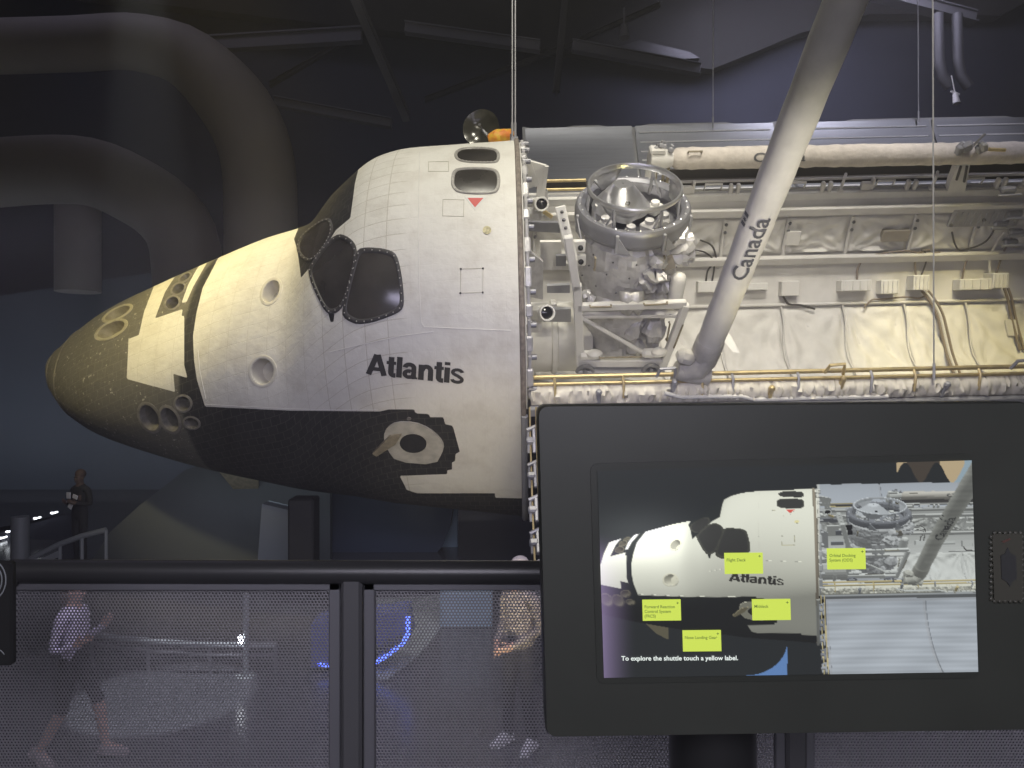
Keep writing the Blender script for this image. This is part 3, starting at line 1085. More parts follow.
# doors: quarter-round leaves folded outward, radiators on the inside
def door(side, alpha, hy, hz, name, label):
    d = None
    ends = [.24, 2.72, 5.9, 9.4, BAYL]
    frame_mb = MB()
    ca, sa = math.cos(R(-alpha)), math.sin(R(-alpha))

    def pt(x, th, r_):
        y, z = r_ * math.cos(th) - 2.58, r_ * math.sin(th) - .36
        y, z = y * ca - z * sa, y * sa + z * ca
        return (x, side * (hy + y), hz + z)

    def leaf(x0, x1, r0, r1, t0, t1, n=26, notch=False):
        m_ = MB()
        xn = np.linspace(x0, x1, 25 if notch else 4)
        I_, O_ = [], []
        for x in xn:
            tt = t1
            if notch and abs(((x - .1) / 1.55) % 1 - .5) < .1: tt = t1 - R(2.4)
            I_.append([pt(x, t0 + (tt - t0) * k / n, r0) for k in range(n + 1)])
            O_.append([pt(x, t0 + (tt - t0) * k / n, r1) for k in range(n + 1)])
        loop = [a + list(reversed(b)) for a, b in zip(I_, O_)]
        m_.grid(loop, wrap=True)
        k = len(loop[0])
        m_.f.append(tuple(range(k))); m_.m.append(0)
        m_.f.append(tuple(len(m_.v) - k + q for q in range(k))); m_.m.append(0)
        return m_
    root = part(leaf(.22, BAYL, 2.62, 2.70, R(6), R(90), notch=True), name, 'sill_grey', smooth=30, label=label, col=(.4, .4, .42))
    recalc(root)
    for i in range(4):
        m_ = leaf(ends[i] + .04, ends[i + 1] - .04, 2.555, 2.615, R(10), R(88.4))
        o = m_.build('radiator_panel', ['radiator'], root, smooth=30); recalc(o)
        RC.append((o, (.42, .43, .46)))
    for k in range(13):                 # flow lines on the radiators
        th = R(15 + k * 5.8)
        m_ = MB()
        for i in range(1, 4):
            p0, p1 = pt(ends[i] + .12, th, 2.548), pt(ends[i + 1] - .12, th, 2.548)
            m_.bar(p0, p1, .05, .014)
        o = m_.build('radiator_line', ['radiator_line'], root, smooth=0)
    return pt


ptS = door(1, 142, 2.66, .36, 'bay_door', 'starboard cargo bay door with striped radiators')
ptP = door(-1, 141, 2.84, -.06, 'bay_door', 'port cargo bay door hanging below the near sill')
# mechanism along the forward edge of the near door
for k in range(7):
    th = R(12 + k * 11.5)
    mbx = MB()
    a, b = Vector(ptP(.15, th, 2.5)), Vector(ptP(.15, th + R(8), 2.5))
    mbx.bar(a, b, .05, .08, bev=.012)
    mbx.tube([a + Vector((-.08, 0, 0)), b + Vector((-.08, 0, 0))], .018, 6)
    mbx.box((a + b) / 2 + Vector((-.05, 0, 0)), (.12, .10, .10), bev=.02)
    mbx.tube([a + Vector((-.10, -.03, 0)), a + Vector((.04, .03, .02))], .03, 8)
    part(mbx, 'door_latch', 'dark_grey_metal' if k % 2 else 'grey_metal', smooth=30)
mbx = MB(); mbx.tube([ptP(.19, R(5 + 8.5 * k), 2.44) for k in range(11)], .016, 6)
part(mbx, 'door_cable', 'gold_metal')
mbx = MB(); mbx.tube([ptP(.10, R(5 + 8.5 * k), 2.52) for k in range(11)], .014, 6)
part(mbx, 'door_cable', 'gold_metal')
mbx = MB()
S_low = [Vector((.03, p[1] * 1.01, p[2] * 1.01)) for p in S0[NU + 2:NU + 72:3]]
mbx.tube(S_low, .05, 8)
part(mbx, 'bulkhead_edge', 'sill_grey')

# fittings along the cabin's aft rim
for k in range(15):
    idx = int(20 + k * 11.3)
    if idx >= NU: break
    p = Vector(S0[idx]); n_ = Vector((0, p.y, p.z)).normalized()
    mbx = MB()
    c = p - n_ * .08 + Vector((.11, 0, 0))
    t_ = Vector((1, 0, 0)).cross(n_)
    fm = Matrix((Vector((1, 0, 0)), t_, n_)).transposed()
    mbx.box(c, (.10, .17 + .06 * (k % 3), .09), fm, bev=.02)
    mbx.tube([c - t_ * .34, c + t_ * .34], .026, 8)
    mbx.tube([c + Vector((-.02, 0, 0)) + t_ * .2, c + Vector((.10, 0, 0)) + t_ * .2], .04, 10, mi=1)
    part(mbx, 'rim_latch', ['foil_white', 'dark_grey_metal'], smooth=35)

# white bracket and two cameras on the bulkhead
def camera_unit(c, look, label):
    c = Vector(c); look = Vector(look).normalized()
    m_ = MB()
    fm = look.to_track_quat('Z', 'Y').to_matrix()
    m_.box(c, (.24, .24, .42), fm, bev=.05)
    m_.lathe([(.10, .18), (.125, .2), (.125, .30), (.10, .30), (.09, .22)], 16, c, fm)
    m_.box(c - look * .05 + Vector((-.12, .0, -.22)), (.3, .2, .25), bev=.05)
    m_.tube([c + Vector((-.1, 0, -.3)), c + Vector((-.42, 0, -.34))], .06, 8)
    o = part(m_, 'bay_camera', 'white_paint', label=label)
    l_ = MB(); l_.lathe([(.001, .285), (.06, .28), (.095, .26)], 16, c, fm)
    part(l_, 'lens', 'lens_dark', parent=o, col=(.02, .02, .02))


cA = on_plane(541, 206, 0, .52); camera_unit(on_plane(540, 204, 1, 1.55), C_L - on_plane(540, 204, 1, 1.55) + Vector((1.5, 0, 0)), 'upper bulkhead camera with dark lens')
camera_unit(on_plane(541, 313, 1, -1.2), C_L - on_plane(541, 313, 1, -1.2) + Vector((4.0, 0, 0)), 'lower bulkhead camera with dark lens')
mbx = MB()
P = [on_plane(*p, 1, 1.75) for p in ((522, 152), (529, 161), (546.5, 166), (546, 182), (541, 212), (535, 216), (537, 186), (524, 190))]
mbx.prism(P, (0, .06, .0))
for a, b in ((0, 7), (1, 6), (2, 4)):
    mbx.bar(P[a], P[b], .05, .07)
part(mbx, 'bulkhead_bracket', 'white_paint', smooth=30)
# silver mast and gold bars near the far sill
mbx = MB(); mbx.tube([on_plane(545.5, 190, 1, 2.3), on_plane(546, 215, 1, 2.3)], .045, 8); mbx.tube([on_plane(541, 199, 1, 2.3), on_plane(541, 216, 1, 2.3)], .03, 8)
part(mbx, 'sill_mast', 'steel')
mbx = MB(); mbx.bar(on_plane(539, 208, 1, 1.9), on_plane(552, 217, 1, 1.9), .05, .07)
part(mbx, 'gold_bar', 'gold_metal')
# plain panels and frames between bulkhead and docking system
for (P, yy, mtl, nm) in (([(527, 222), (560, 223), (560, 233), (525, 231)], .9, 'dark_grey_metal', 'dark_panel'),
                         ([(540, 242), (561, 242), (562, 270), (541, 270)], .25, 'white_blanket', 'blanket_square'),
                         ([(547, 286), (570, 285), (570, 293), (547, 293)], -.35, 'grey_metal', 'cross_board'), ([(543, 310), (571, 309), (571, 322), (543, 322)], -.65, 'grey_metal', 'cross_board'),
                         ([(526, 248), (543, 262), (543, 300), (527, 296)], -.2, 'foil_white', 'blanket_drape'),
                         ([(556, 256), (566, 256), (566, 266), (556, 266)], .1, 'dark_grey_metal', 'dark_panel')):
    mbx = MB(); mbx.prism([on_plane(*p, 1, yy) for p in P], (0, .06, 0)); recalc(part(mbx, nm, mtl, smooth=30))
mbx = MB(); mbx.lathe([(.62, 0), (.62, .5), (.66, .52), (.66, .6), (.62, .62), (.62, 1.2)], 28, (.05, 0, -.95), Matrix.Rotation(R(90), 3, 'Y'))
part(mbx, 'tunnel_adapter', 'white_blanket', smooth=30)
mbx = MB(); mbx.tube([on_plane(528, 378, 1, -2.4), on_plane(555, 383, 1, -2.4)], [.06, .035], 10); mbx.bar(on_plane(555, 374, 1, -2.4), on_plane(570, 377, 1, -2.4), .04, .04)
part(mbx, 'latch_rod', 'steel')
# nose gear door hanging open below the nose
mbx = MB()
mbx.prism([on_plane(*p, 1, -.75) for p in ((216, 468), (258.5, 476), (258, 508), (238, 495))], (0, .05, 0))
recalc(part(mbx, 'gear_door', 'bracket_tan'))

# ------------------------------------------------------------------ docking system
print('docking system')
DX, DY = 1.795, 0.0
base = Vector((DX, DY, -1.3))
ods = empty('docking_system', MO @ base, 'silver ringed docking system on a foil wrapped drum in the cargo bay', 'docking system', rot=RO)


def opart(mb, name, mats, par=None, smooth=40, label=None, col=None):
    o = mb.build(name, mats, par or ods, base=base, smooth=smooth)
    RC.append((o, col or MCOL[mats if isinstance(mats, str) else mats[0]]))
    if label: o['label'] = label
    return o


ax = Vector((DX, DY, 0))
# foil covered drum
rows_ = []
NA = 72
for (r_, z) in [(np.interp(q, [-1.3, -.9, -.4, 0, .28, .34, .40, .7, 1.0, 1.22, 1.3], [.66, .70, .74, .78, .80, .76, .77, .79, .80, .78, .7]), q) for q in np.linspace(-1.3, 1.3, 34)]:
    rows_.append([ax + Vector(((r_ + rng.normal(0, .013)) * math.cos(t), (r_ + rng.normal(0, .013)) * math.sin(t), z + rng.normal(0, .012))) for t in np.linspace(0, 2 * math.pi, NA, endpoint=False)])
mbx = MB(); mbx.grid(rows_, wrap=True)
drum = opart(mbx, 'airlock_drum', 'foil_white', smooth=16)
mbx = MB()
for z in (.15, .55, .85, 1.1):
    for k in range(14):
        t = 2 * math.pi * (k + (z * 10 % 2) / 2) / 14
        mbx.sphere(ax + Vector((.805 * math.cos(t), .805 * math.sin(t), z)), .016, 6)
opart(mbx, 'fastener', 'letter_grey', drum)
# flange skirt
mbx = MB()
mbx.lathe([(.74, 1.66), (.80, 1.70), (.86, 1.70), (.89, 1.66), (.90, 1.60), (.90, 1.46), (.865, 1.42), (.85, 1.38), (.75, 1.36), (.74, 1.40), (.70, 1.52)], 64, ax, closed=True)
flange = opart(mbx, 'flange_ring', 'dark_grey_metal', smooth=30)
mbx = MB()
for k in range(28):
    t = 2 * math.pi * k / 28
    mbx.sphere(ax + Vector((.825 * math.cos(t), .825 * math.sin(t), 1.705)), .018, 6)
opart(mbx, 'bolt', 'steel', flange)
for t in (-1.95, -1.15, -.35, .6, 2.2, 3.4):
    mbx = MB()
    fm = Matrix.Rotation(t, 3, 'Z')
    mbx.box(ax + fm @ Vector((.90, 0, 1.5)), (.06, .05, .30), fm, bev=.012)
    mbx.prism([ax + fm @ Vector((.905, .03, 1.36)), ax + fm @ Vector((.905, .22, 1.36)), ax + fm @ Vector((.905, .03, 1.6))], fm @ Vector((.02, 0, 0)))
    opart(mbx, 'flange_clip', 'grey_metal', flange, smooth=30)
# well under the guide ring
mbx = MB(); mbx.lathe([(.74, 1.64), (.72, 1.40), (.45, 1.34), (.01, 1.34)], 48, ax)
opart(mbx, 'docking_well', 'dark_grey_metal', smooth=30)
# guide ring
mbx = MB(); mbx.lathe([(.665, 1.93), (.70, 1.925), (.725, 1.95), (.73, 1.99), (.715, 2.01), (.69, 2.01), (.675, 1.98)], 72, ax, closed=True)
gr = opart(mbx, 'guide_ring', 'steel', smooth=35)
for k, t0 in enumerate((R(5), R(125), R(245))):
    mbx = MB()
    I_ = []
    for j, (z, w, r_) in enumerate(((2.0, .50, .69), (1.88, .40, .67), (1.70, .20, .60))):
        I_.append([ax + Vector((r_ * math.cos(t0 + w * q), r_ * math.sin(t0 + w * q), z)) for q in np.linspace(-1, 1, 9)])
    mbx.grid(I_)
    o = opart(mbx, 'guide_petal', 'steel', gr, smooth=40)
    md = o.modifiers.new('thickness', 'SOLIDIFY'); md.thickness = .025
for k in range(12):
    t = 2 * math.pi * k / 12 + (.22 if k % 2 else 0)
    t2 = t + (.3 if k % 2 else -.05)
    mbx = MB(); mbx.tube([ax + Vector((.71 * math.cos(t), .71 * math.sin(t), 1.5)), ax + Vector((.695 * math.cos(t2), .695 * math.sin(t2), 1.94))], .018 if k % 2 else .026, 8)
    opart(mbx, 'strut', 'grey_metal', gr)
# cone, drive boxes and reels inside
cc = Vector((DX - .16, .16, 1.40))
mbx = MB(); mbx.lathe([(.46, .16), (.44, .19), (.17, .52), (.14, .545), (.01, .55)], 40, cc)
opart(mbx, 'docking_cone', 'steel', smooth=30)
mbx = MB(); mbx.box(cc + Vector((.05, -.29, .37)), (.07, .05, .07), Matrix.Rotation(R(40), 3, 'X'), bev=.01)
opart(mbx, 'cone_port', 'lens_dark', smooth=30)
for (t, r_, s) in ((R(-60), .42, (.24, .2, .2)), (R(-100), .55, (.18, .16, .22)), (R(-150), .52, (.2, .18, .2)), (R(-20), .5, (.18, .2, .16)), (R(30), .45, (.26, .22, .14)), (R(170), .52, (.2, .2, .22)), (R(80), .5, (.2, .2, .2))):
    mbx = MB(); fm = Matrix.Rotation(t + .3, 3, 'Z')
    c = ax + Vector((r_ * math.cos(t), r_ * math.sin(t), 1.46))
    mbx.box(c, s, fm, bev=.03); mbx.lathe([(.07, .0), (.07, s[2] / 2 + .06), (.03, s[2] / 2 + .07), (.005, s[2] / 2 + .07)], 12, c)
    opart(mbx, 'drive_unit', 'foil_white' if t < 0 else 'white_paint', smooth=35)
# truss round the drum
Yt = -1.0
tp = lambda x, y, yy=Yt: on_plane(x, y, 1, yy)
TB = [((577, 307), (686, 303.5), .13, .10), ((577, 311), (676, 316), .08, .16), ((577, 362), (665, 362), .16, .12), ((577, 284), (580, 362), .14, .10), ((686, 304), (662, 368), .12, .13), ((568, 236), (577, 290), .13, .10)]
for (a, b, w, h) in TB[:1] + TB[2:]:
    mbx = MB(); mbx.bar(tp(*a), tp(*b), w, h, up=(0, 1, 0), bev=.015)
    opart(mbx, 'truss_beam', 'white_paint', smooth=30)
mbx = MB(); mbx.tube([tp(582, 318), tp(642, 352)], .035, 8)
opart(mbx, 'truss_brace', 'white_paint')
mbx = MB(); mbx.bar(tp(560, 206, -.3), tp(573, 262, -.7), .16, .10, up=(0, 1, 0), bev=.015)
for k in range(6):
    q = tp(562 + 1.9 * k, 212 + 8 * k, -.42 - .06 * k)
    mbx.sphere(q, .03, 6, mi=1)
opart(mbx, 'truss_beam', ['white_paint', 'letter_grey'], smooth=30)
mbx = MB(); mbx.bar(tp(578, 313, -.9), tp(676, 312.5, -.9), .05, .22, up=(0, 1, 0))
opart(mbx, 'truss_web', 'bay_lining', smooth=30)
mbx = MB(); mbx.bar(tp(577, 370, -1.05), tp(664, 371, -1.05), .1, .2, up=(0, 1, 0), bev=.01)
opart(mbx, 'truss_web', 'grey_metal', smooth=30)
for (a, b, yy) in (((590, 305.5), (611, 305), -1.12), ((644, 303.5), (667, 302), -1.12), ((599, 356), (641, 355), -1.12), ((673, 346), (682, 323), -1.0), ((595, 257), (594, 269), -.84), ((664, 256), (662, 268), -.75), ((666, 339), (669, 322), -.95)):
    p0, p1 = tp(*a, yy), tp(*b, yy)
    o_ = Vector((0, -.07, .02))
    mbx = MB(); mbx.tube([p0, p0 + o_, p1 + o_, p1], .016, 8)
    opart(mbx, 'hand_rail', 'bracket_tan')
for (x, y) in ((588, 355), (652, 353)):
    mbx = MB(); q = tp(x, y, -1.02); mbx.box(q, (.34, .16, .16), bev=.05); mbx.sphere(q + Vector((.1, -.05, .06)), (.14, .1, .08), 10)
    opart(mbx, 'truss_fitting', 'white_paint')
for (x, y) in ((585, 372), (651, 371)):
    mbx = MB(); q = tp(x, y, -1.12)
    mbx.tube([q + Vector((.13 * math.cos(a), 0, .13 * math.sin(a))) for a in np.linspace(0, math.pi, 9)], .035, 8)
    mbx.sphere(q, .06, 8)
    opart(mbx, 'trunnion_clamp', 'dark_grey_metal')
# corrugated cover, foil bundles on the right, rounded canister
mbx = MB()
P = [on_plane(x, y, 1, -.92) for (x, y) in ((620, 291), (626, 289), (631, 292), (637, 289), (643, 291))]
Q = [on_plane(x, y, 1, -.98) for (x, y) in ((622, 312), (628, 313), (633, 310), (638, 313), (642, 309))]
mbx.grid([[p + Vector((0, -.06 * (i % 2), 0)) for i, p in enumerate(P)], [p + Vector((0, -.06 * (i % 2), 0)) for i, p in enumerate(Q)]])
o = opart(mbx, 'corrugated_cover', 'foil_white', smooth=10); md = o.modifiers.new('thickness', 'SOLIDIFY'); md.thickness = .03


def bundle(P0, yy, rr, n_in, seed, name='foil_wrap', mtl='foil_white'):
    r2 = np.random.default_rng(seed); n = 20
    m_ = MB()
    pts = [on_plane(*p, 1, yy) for p in P0]
    out = []
    for i in range(len(pts) - 1):
        for k in range(5): out.append(pts[i].lerp(pts[i + 1], k / 5))
    out.append(pts[-1])
    rs = [rr * (1 + r2.normal(0, .22)) for _ in out]; rs[0] *= .6; rs[-1] *= .6
    m_.tube(out, rs, n)
    vv = [Vector(v) + Vector(r2.normal(0, rr * .11, 3)) for v in m_.v]
    m_.v = [tuple(v) for v in vv]
    return opart(m_, name, mtl, smooth=22)


bundle([(672, 232), (682, 246), (680, 262)], -.45, .2, 9, 1)
bundle([(660, 256), (652, 275), (640, 288)], -.75, .16, 9, 2)
bundle([(664, 275), (655, 300)], -.6, .17, 9, 3)
bundle([(655, 318), (652, 346)], -.75, .15, 9, 4)
bundle([(640, 320), (630, 335), (636, 350)], -.72, .12, 9, 5)
bundle([(584, 292), (592, 302)], -.8, .07, 9, 6)
mbx = MB(); p0, p1 = on_plane(679, 278, 1, -.75), on_plane(675, 298, 1, -.75)
mbx.tube([p0 + (p0 - p1) * .25, p0 + (p0 - p1) * .15, p0, p1, p1 + (p1 - p0) * .1], [.03, .09, .12, .12, .05], 14)
opart(mbx, 'canister', 'white_paint')
mbx = MB(); mbx.prism([on_plane(*p, 1, -.65) for p in ((664, 258), (673, 256), (676, 268), (665, 271))], (0, .05, 0))
opart(mbx, 'tan_plate', 'tan_panel', smooth=20)
mbx = MB()
for (x, y) in ((580.5, 248), (581, 262)):
    q = on_plane(x, y, 1, -.62); mbx.sphere(q, .045, 10)
    mbx.box(q + Vector((-.02, .06, 0)), (.2, .06, .22), bev=.02, mi=1)
opart(mbx, 'vent_plate', ['lens_dark', 'white_paint'])

# ------------------------------------------------------------------ robotic arm
print('arm')
sh = Vector((2.42, -2.55, .42))
arm = empty('robotic_arm', MO @ sh, 'long white tubular robot arm raised diagonally from the near bay sill', 'robotic arm', rot=RO)
L_np = lambda p: MI @ p
A0 = on_plane(704, 357, 1, -2.5)
d_top = 5.6
A1 = MI @ at(893, -120, d_top)
dirA = (A1 - A0).normalized()


def apart(mb, name, mats, par=None, smooth=40, label=None, col=None):
    o = mb.build(name, mats, par or arm, base=sh, smooth=smooth)
    RC.append((o, col or MCOL[mats if isinstance(mats, str) else mats[0]]))
    if label: o['label'] = label
    return o


LA = (A1 - A0).length
mbx = MB()
ks = [0, .02, .05] + [i / 24 for i in range(2, 25)]
mbx.tube([A0.lerp(A1, k) for k in ks], [.13, .165, .18] + [.18 + .004 * math.sin(i * 2.1) for i in range(2, 25)], 32)
apart(mbx, 'upper_arm', 'arm_white', smooth=60)
mbx = MB()
e0 = A0 + dirA * -.02
S1 = on_plane(684, 371, 1, -2.55)
mbx.tube([e0 + dirA * .45, e0 + dirA * .40, e0 + dirA * .2, e0, S1.lerp(e0, .55) + Vector((0, -.03, -.05)), S1], [.18, .195, .2, .2, .19, .15], 20)
apart(mbx, 'shoulder_joint', 'arm_grey', smooth=50)
mbx = MB(); mbx.tube([S1 + Vector((-.12, 0, .02)), S1 + Vector((.35, 0, -.12))], .14, 16); mbx.box(S1 + Vector((.1, .05, -.2)), (.5, .2, .25), bev=.05)
apart(mbx, 'shoulder_base', 'arm_grey', smooth=30)
mbx = MB(); mbx.box(S1 + Vector((-.02, -.02, .28)), (.26, .22, .2), Matrix.Rotation(R(20), 3, 'Y'), bev=.06)
apart(mbx, 'shoulder_motor', 'arm_grey')
F_ = [on_plane(*p, 1, q) for p, q in zip(((725, 326), (733, 340), (739.5, 353), (733, 352), (721, 338)), (-2.05, -2.3, -2.53, -2.51, -2.26))]
mbx = MB(); mbx.prism(F_, (0, .05, 0)); apart(mbx, 'arm_fin', 'white_paint', smooth=20)
# wordmark running up the arm
side_v = dirA.cross((C_L - A0).normalized()).normalized()
to_cam = side_v.cross(dirA).normalized()
if to_cam.dot(C_L - A0) < 0: to_cam = -to_cam


def arm_word(word, P0, u_dir, v_dir, n_dir, rad, length, height, name, par_fn, mtl, vmid=.36, shift=0.0):
    vs, fs = text_mesh(word, 1.0, .016)
    x0 = min(v[0] for v in vs); w = max(v[0] for v in vs) - x0
    P = []
    for (x, y) in vs:
        s_ = (y - vmid) * height / .73 + shift
        th = s_ / rad
        P.append(P0 + u_dir * ((x - x0) / w * length) + (v_dir * math.sin(th) + n_dir * math.cos(th)) * (rad + .008))
    m_ = MB(); ff = []
    for f in fs:
        a, b, c = P[f[0]], P[f[1]], P[f[2]]
        ff.append(f if (b - a).cross(c - a).dot(n_dir) > 0 else tuple(reversed(f)))
    m_.add(P, ff)
    return par_fn(m_, name, mtl, smooth=0)


def axis_at_y(py):
    lo, hi = 0.0, 1.0
    for _ in range(40):
        mid = (lo + hi) / 2
        q = MO @ A0.lerp(A1, mid) - CAM
        if 384 - FPX * q.z / q.y > py: lo = mid
        else: hi = mid
    return lo


ta, tb = axis_at_y(268), axis_at_y(206)
vdir = -side_v if (RO @ side_v).x > 0 else side_v       # letters' tops point to the left
arm_word('Canada', A0.lerp(A1, ta), dirA, vdir, to_cam, .185, (tb - ta) * LA, .185, 'arm_lettering', apart, 'letter_grey', shift=-.03)
# small flag beside the last letters: bars and a leaf
tf0 = axis_at_y(221); tf1 = axis_at_y(209)
mbx = MB()
Lf = (tf1 - tf0) * LA


def arm_pt(al, s_):
    th = s_ / .185
    return A0 + dirA * (tf0 * LA + al) + (vdir * math.sin(th) + to_cam * math.cos(th)) * .193


for (a0, a1) in ((0, .25), (.75, 1)):
    q = [arm_pt(Lf * a0, .115), arm_pt(Lf * a1, .115), arm_pt(Lf * a1, .19), arm_pt(Lf * a0, .19)]
    mbx.prism(q, to_cam * .004)
q = [arm_pt(Lf * (.5 + .17 * math.cos(t) * (1 if k % 2 else .45)), .152 + .036 * math.sin(t) * (1 if k % 2 else .45)) for k, t in enumerate(np.linspace(0, 2 * math.pi, 14, endpoint=False))]
mbx.prism(q, to_cam * .004)
apart(mbx, 'arm_flag', 'letter_grey', smooth=0)

# ------------------------------------------------------------------ sensor boom on the far sill
B0, B1 = on_plane(652, 159, 1, 2.55), on_plane(1000, 153, 1, 2.55)
dB = (B1 - B0).normalized()
bm_ = B0 + dB * .2 + Vector((0, .1, -.35))
boom = empty('sensor_boom', MO @ bm_, 'pale cloth wrapped boom lying level along the far bay sill', 'boom', rot=RO)


def bpart(mb, name, mats, par=None, smooth=40, label=None, col=None):
    o = mb.build(name, mats, par or boom, base=bm_, smooth=smooth)
    RC.append((o, col or MCOL[mats if isinstance(mats, str) else mats[0]]))
    if label: o['label'] = label
    return o


mbx = MB()
Lb = 10.5
pts = [B0 + dB * (.35 + Lb * i / 110) for i in range(111)]
rs = [.20 + rng.normal(0, .006) for _ in pts]; rs[0] = .12; rs[1] = .19
mbx.tube(pts, rs, 24)
bpart(mbx, 'boom_tube', 'boom_cloth', smooth=50)
mbx = MB(); q = B0 + dB * .12
mbx.tube([q - dB * .2, q - dB * .16, q + dB * .1, q + dB * .3], [.1, .19, .19, .12], 14)
mbx.box(q + Vector((-.05, -.05, .2)), (.3, .2, .12), bev=.03)
bpart(mbx, 'end_fitting', 'white_blanket')
for (ox, oz) in ((-.08, .24), (.06, .28), (.18, .22), (.0, .3), (.2, .2)):
    mbx = MB(); mbx.tube([q + Vector((ox, -.05 + ox * .4, .1)), q + Vector((ox + .02, -.05, oz + .08))], .022, 6); mbx.sphere(q + Vector((ox, -.08, oz)), .05, 8)
    bpart(mbx, 'end_knob', 'grey_metal')
for ox in (-.02, .12, .2):
    mbx = MB(); mbx.tube([q + Vector((ox, 0, -.1)), q + Vector((ox + .02, .0, -.75))], .03, 8)
    bpart(mbx, 'support_pin', 'bracket_tan')
mbx = MB(); mbx.box(q + Vector((-.12, -.02, -.38)), (.2, .15, .5), bev=.05)
bpart(mbx, 'end_pedestal', 'white_paint')
mbx = MB(); a, b = B0 + dB * .62 + Vector((0, -.12, .17)), B0 + dB * .86 + Vector((0, -.12, .17))
mbx.tube([a, a + Vector((0, -.05, .05)), b + Vector((0, -.05, .05)), b], .018, 8); bpart(mbx, 'hand_rail', 'bracket_tan')
g = on_plane(966, 152, 1, 2.45)
mbx = MB()
for k in range(9):
    v = Vector(rng.uniform(-1, 1, 3)); mbx.box(g + Vector((v.x * .3, -.1 + v.y * .08, .1 + v.z * .1)), (.16, .12, .1), Matrix.Rotation(v.x * 2, 3, 'Y'), bev=.02)
mbx.tube([g + Vector((-.02, -.1, .1)), g + Vector((.12, -.14, .42))], .022, 6)
bpart(mbx, 'grapple_joint', 'grey_metal', smooth=30)
mbx = MB(); mbx.tube([g + Vector((.3, -.15, .12)), g + Vector((.6, -.15, .1))], .035, 8); bpart(mbx, 'gold_rod', 'gold_metal')
mbx = MB()
P = [on_plane(*p, 1, 2.42) for p in ((958, 163), (970.5, 163), (965, 192), (948, 192), (950, 184))]
mbx.prism(P, (0, .16, .04))
for (a, b) in (((961, 166), (956.5, 180)), ((967, 166), (964, 182))):
    mbx.bar(on_plane(*a, 1, 2.40), on_plane(*b, 1, 2.40), .04, .03, mi=1)
bpart(mbx, 'pedestal', ['white_paint', 'letter_grey'], smooth=30)
nB = (C_L - B0); nB = (nB - dB * nB.dot(dB)).normalized()
vB = nB.cross(dB).normalized()
if (RO @ vB).z < 0: vB = -vB
pw = on_plane(750, 158, 1, 2.55)
arm_word('Canada', B0 + dB * (pw - B0).dot(dB), dB, vB, nB, .205, .95, .165, 'boom_lettering', bpart, 'letter_grey')

# ------------------------------------------------------------------ dish aerial with orange cover, behind the cabin roof
dc = Vector((-.35, 2.35, 2.62))
dish_c = at(481, 128, 14.6); dish_base = at(497, 146, 14.6)
dish = empty('dish_antenna', dish_base, 'dark round dish aerial showing above the cabin roof', 'antenna')
mbx = MB()
fm = (CAM - dish_c + Vector((-4, 0, 5))).normalized().to_track_quat('Z', 'Y').to_matrix()
mbx.lathe([(.01, -.14), (.15, -.12), (.26, -.07), (.35, .0), (.355, .015), (.345, .012), (.25, -.05), (.15, -.095), (.01, -.115)], 36, dish_c, fm)
mbx.build('reflector', 'dish_dark', dish, base=dish_base)
mbx = MB(); mbx.tube([dish_c - fm @ Vector((0, 0, .12)), dish_base + Vector((-.06, 0, .06)), dish_base + Vector((.0, .0, -.25))], .03, 8)
mbx.build('mast', 'grey_metal', dish, base=dish_base)
mbx = MB(); mbx.tube([dish_c - fm @ Vector((0, 0, .1)), dish_c + fm @ Vector((.02, 0, .16))], .015, 8); mbx.sphere(dish_c + fm @ Vector((.02, 0, .17)), .03, 8)
mbx.build('feed_horn', 'steel', dish, base=dish_base)
c = at(500, 139, 14.0)
mbx = MB(); mbx.sphere((0, 0, 0), (.24, .16, .17), 16)
mbx.v = [tuple(Vector(v) * (1 + .16 * math.sin(v[0] * 31 + v[2] * 17) * math.cos(v[1] * 23)) + Vector((0, 0, .07 * max(0, v[0] / .24)))) for v in mbx.v]
cov = mbx.build('protective_cover', 'orange_bag'); cov.location = c
tag(cov, 'crumpled orange fabric cover on top of the cabin behind the roof windows', 'cover')

# ------------------------------------------------------------------ hall
print('hall')
YB = 27.0


def plane_box(name, lo, hi, mtl):
    m_ = MB()
    c = [(a + b) / 2 for a, b in zip(lo, hi)]
    m_.box(c, [b - a for a, b in zip(lo, hi)])
    return struct(m_.build(name, mtl, smooth=0))


plane_box('floor', (-26, 2.2, -.2), (26, YB, 0), 'floor_dark')
plane_box('floor_upper', (-7, -4, 1.7), (7, 2.2, 1.95), 'floor_dark')
plane_box('wall_back', (-26, YB, 0), (26, YB + .3, 22), 'wall_navy')
plane_box('wall_left', (-26.3, -4, 0), (-26, YB, 22), 'wall_navy')
plane_box('wall_right', (26, -4, 0), (26.3, YB, 22), 'wall_navy')
plane_box('ceiling', (-26, -4, 22), (26, YB, 22.3), 'ceiling_black')
# lower, paler wall leaning up to the right behind the nose
mbx = MB()
P = [at(x, y, 25.5) for (x, y) in ((-300, 358), (0, 296), (100, 280), (200, 266), (330, 245), (330, 600), (-300, 600))]
P[-1].z = P[-2].z = 0
mbx.prism(P, (0, .4, 0)); struct(mbx.build('wall_nose', 'wall_low', smooth=0))
# sloping low wall under the nose
mbx = MB()
P = [at(x, y, 15.3) for (x, y) in ((110, 532), (140, 505), (185, 470), (262, 446), (330, 446), (330, 560), (92, 560))]
P[-1].z = P[-2].z = 0
mbx.prism(P, (0, .2, 0)); struct(mbx.build('wall_slanted', 'stand_pale', smooth=0))
# pale band low on the back wall, right of the supports
mbx = MB(); p, q = at(455, 527, 24.0), at(600, 523, 24.0)
mbx.bar(p + Vector((0, 0, 0)), q, .2, .38); struct(mbx.build('trim_2', 'stand_grey', smooth=0))
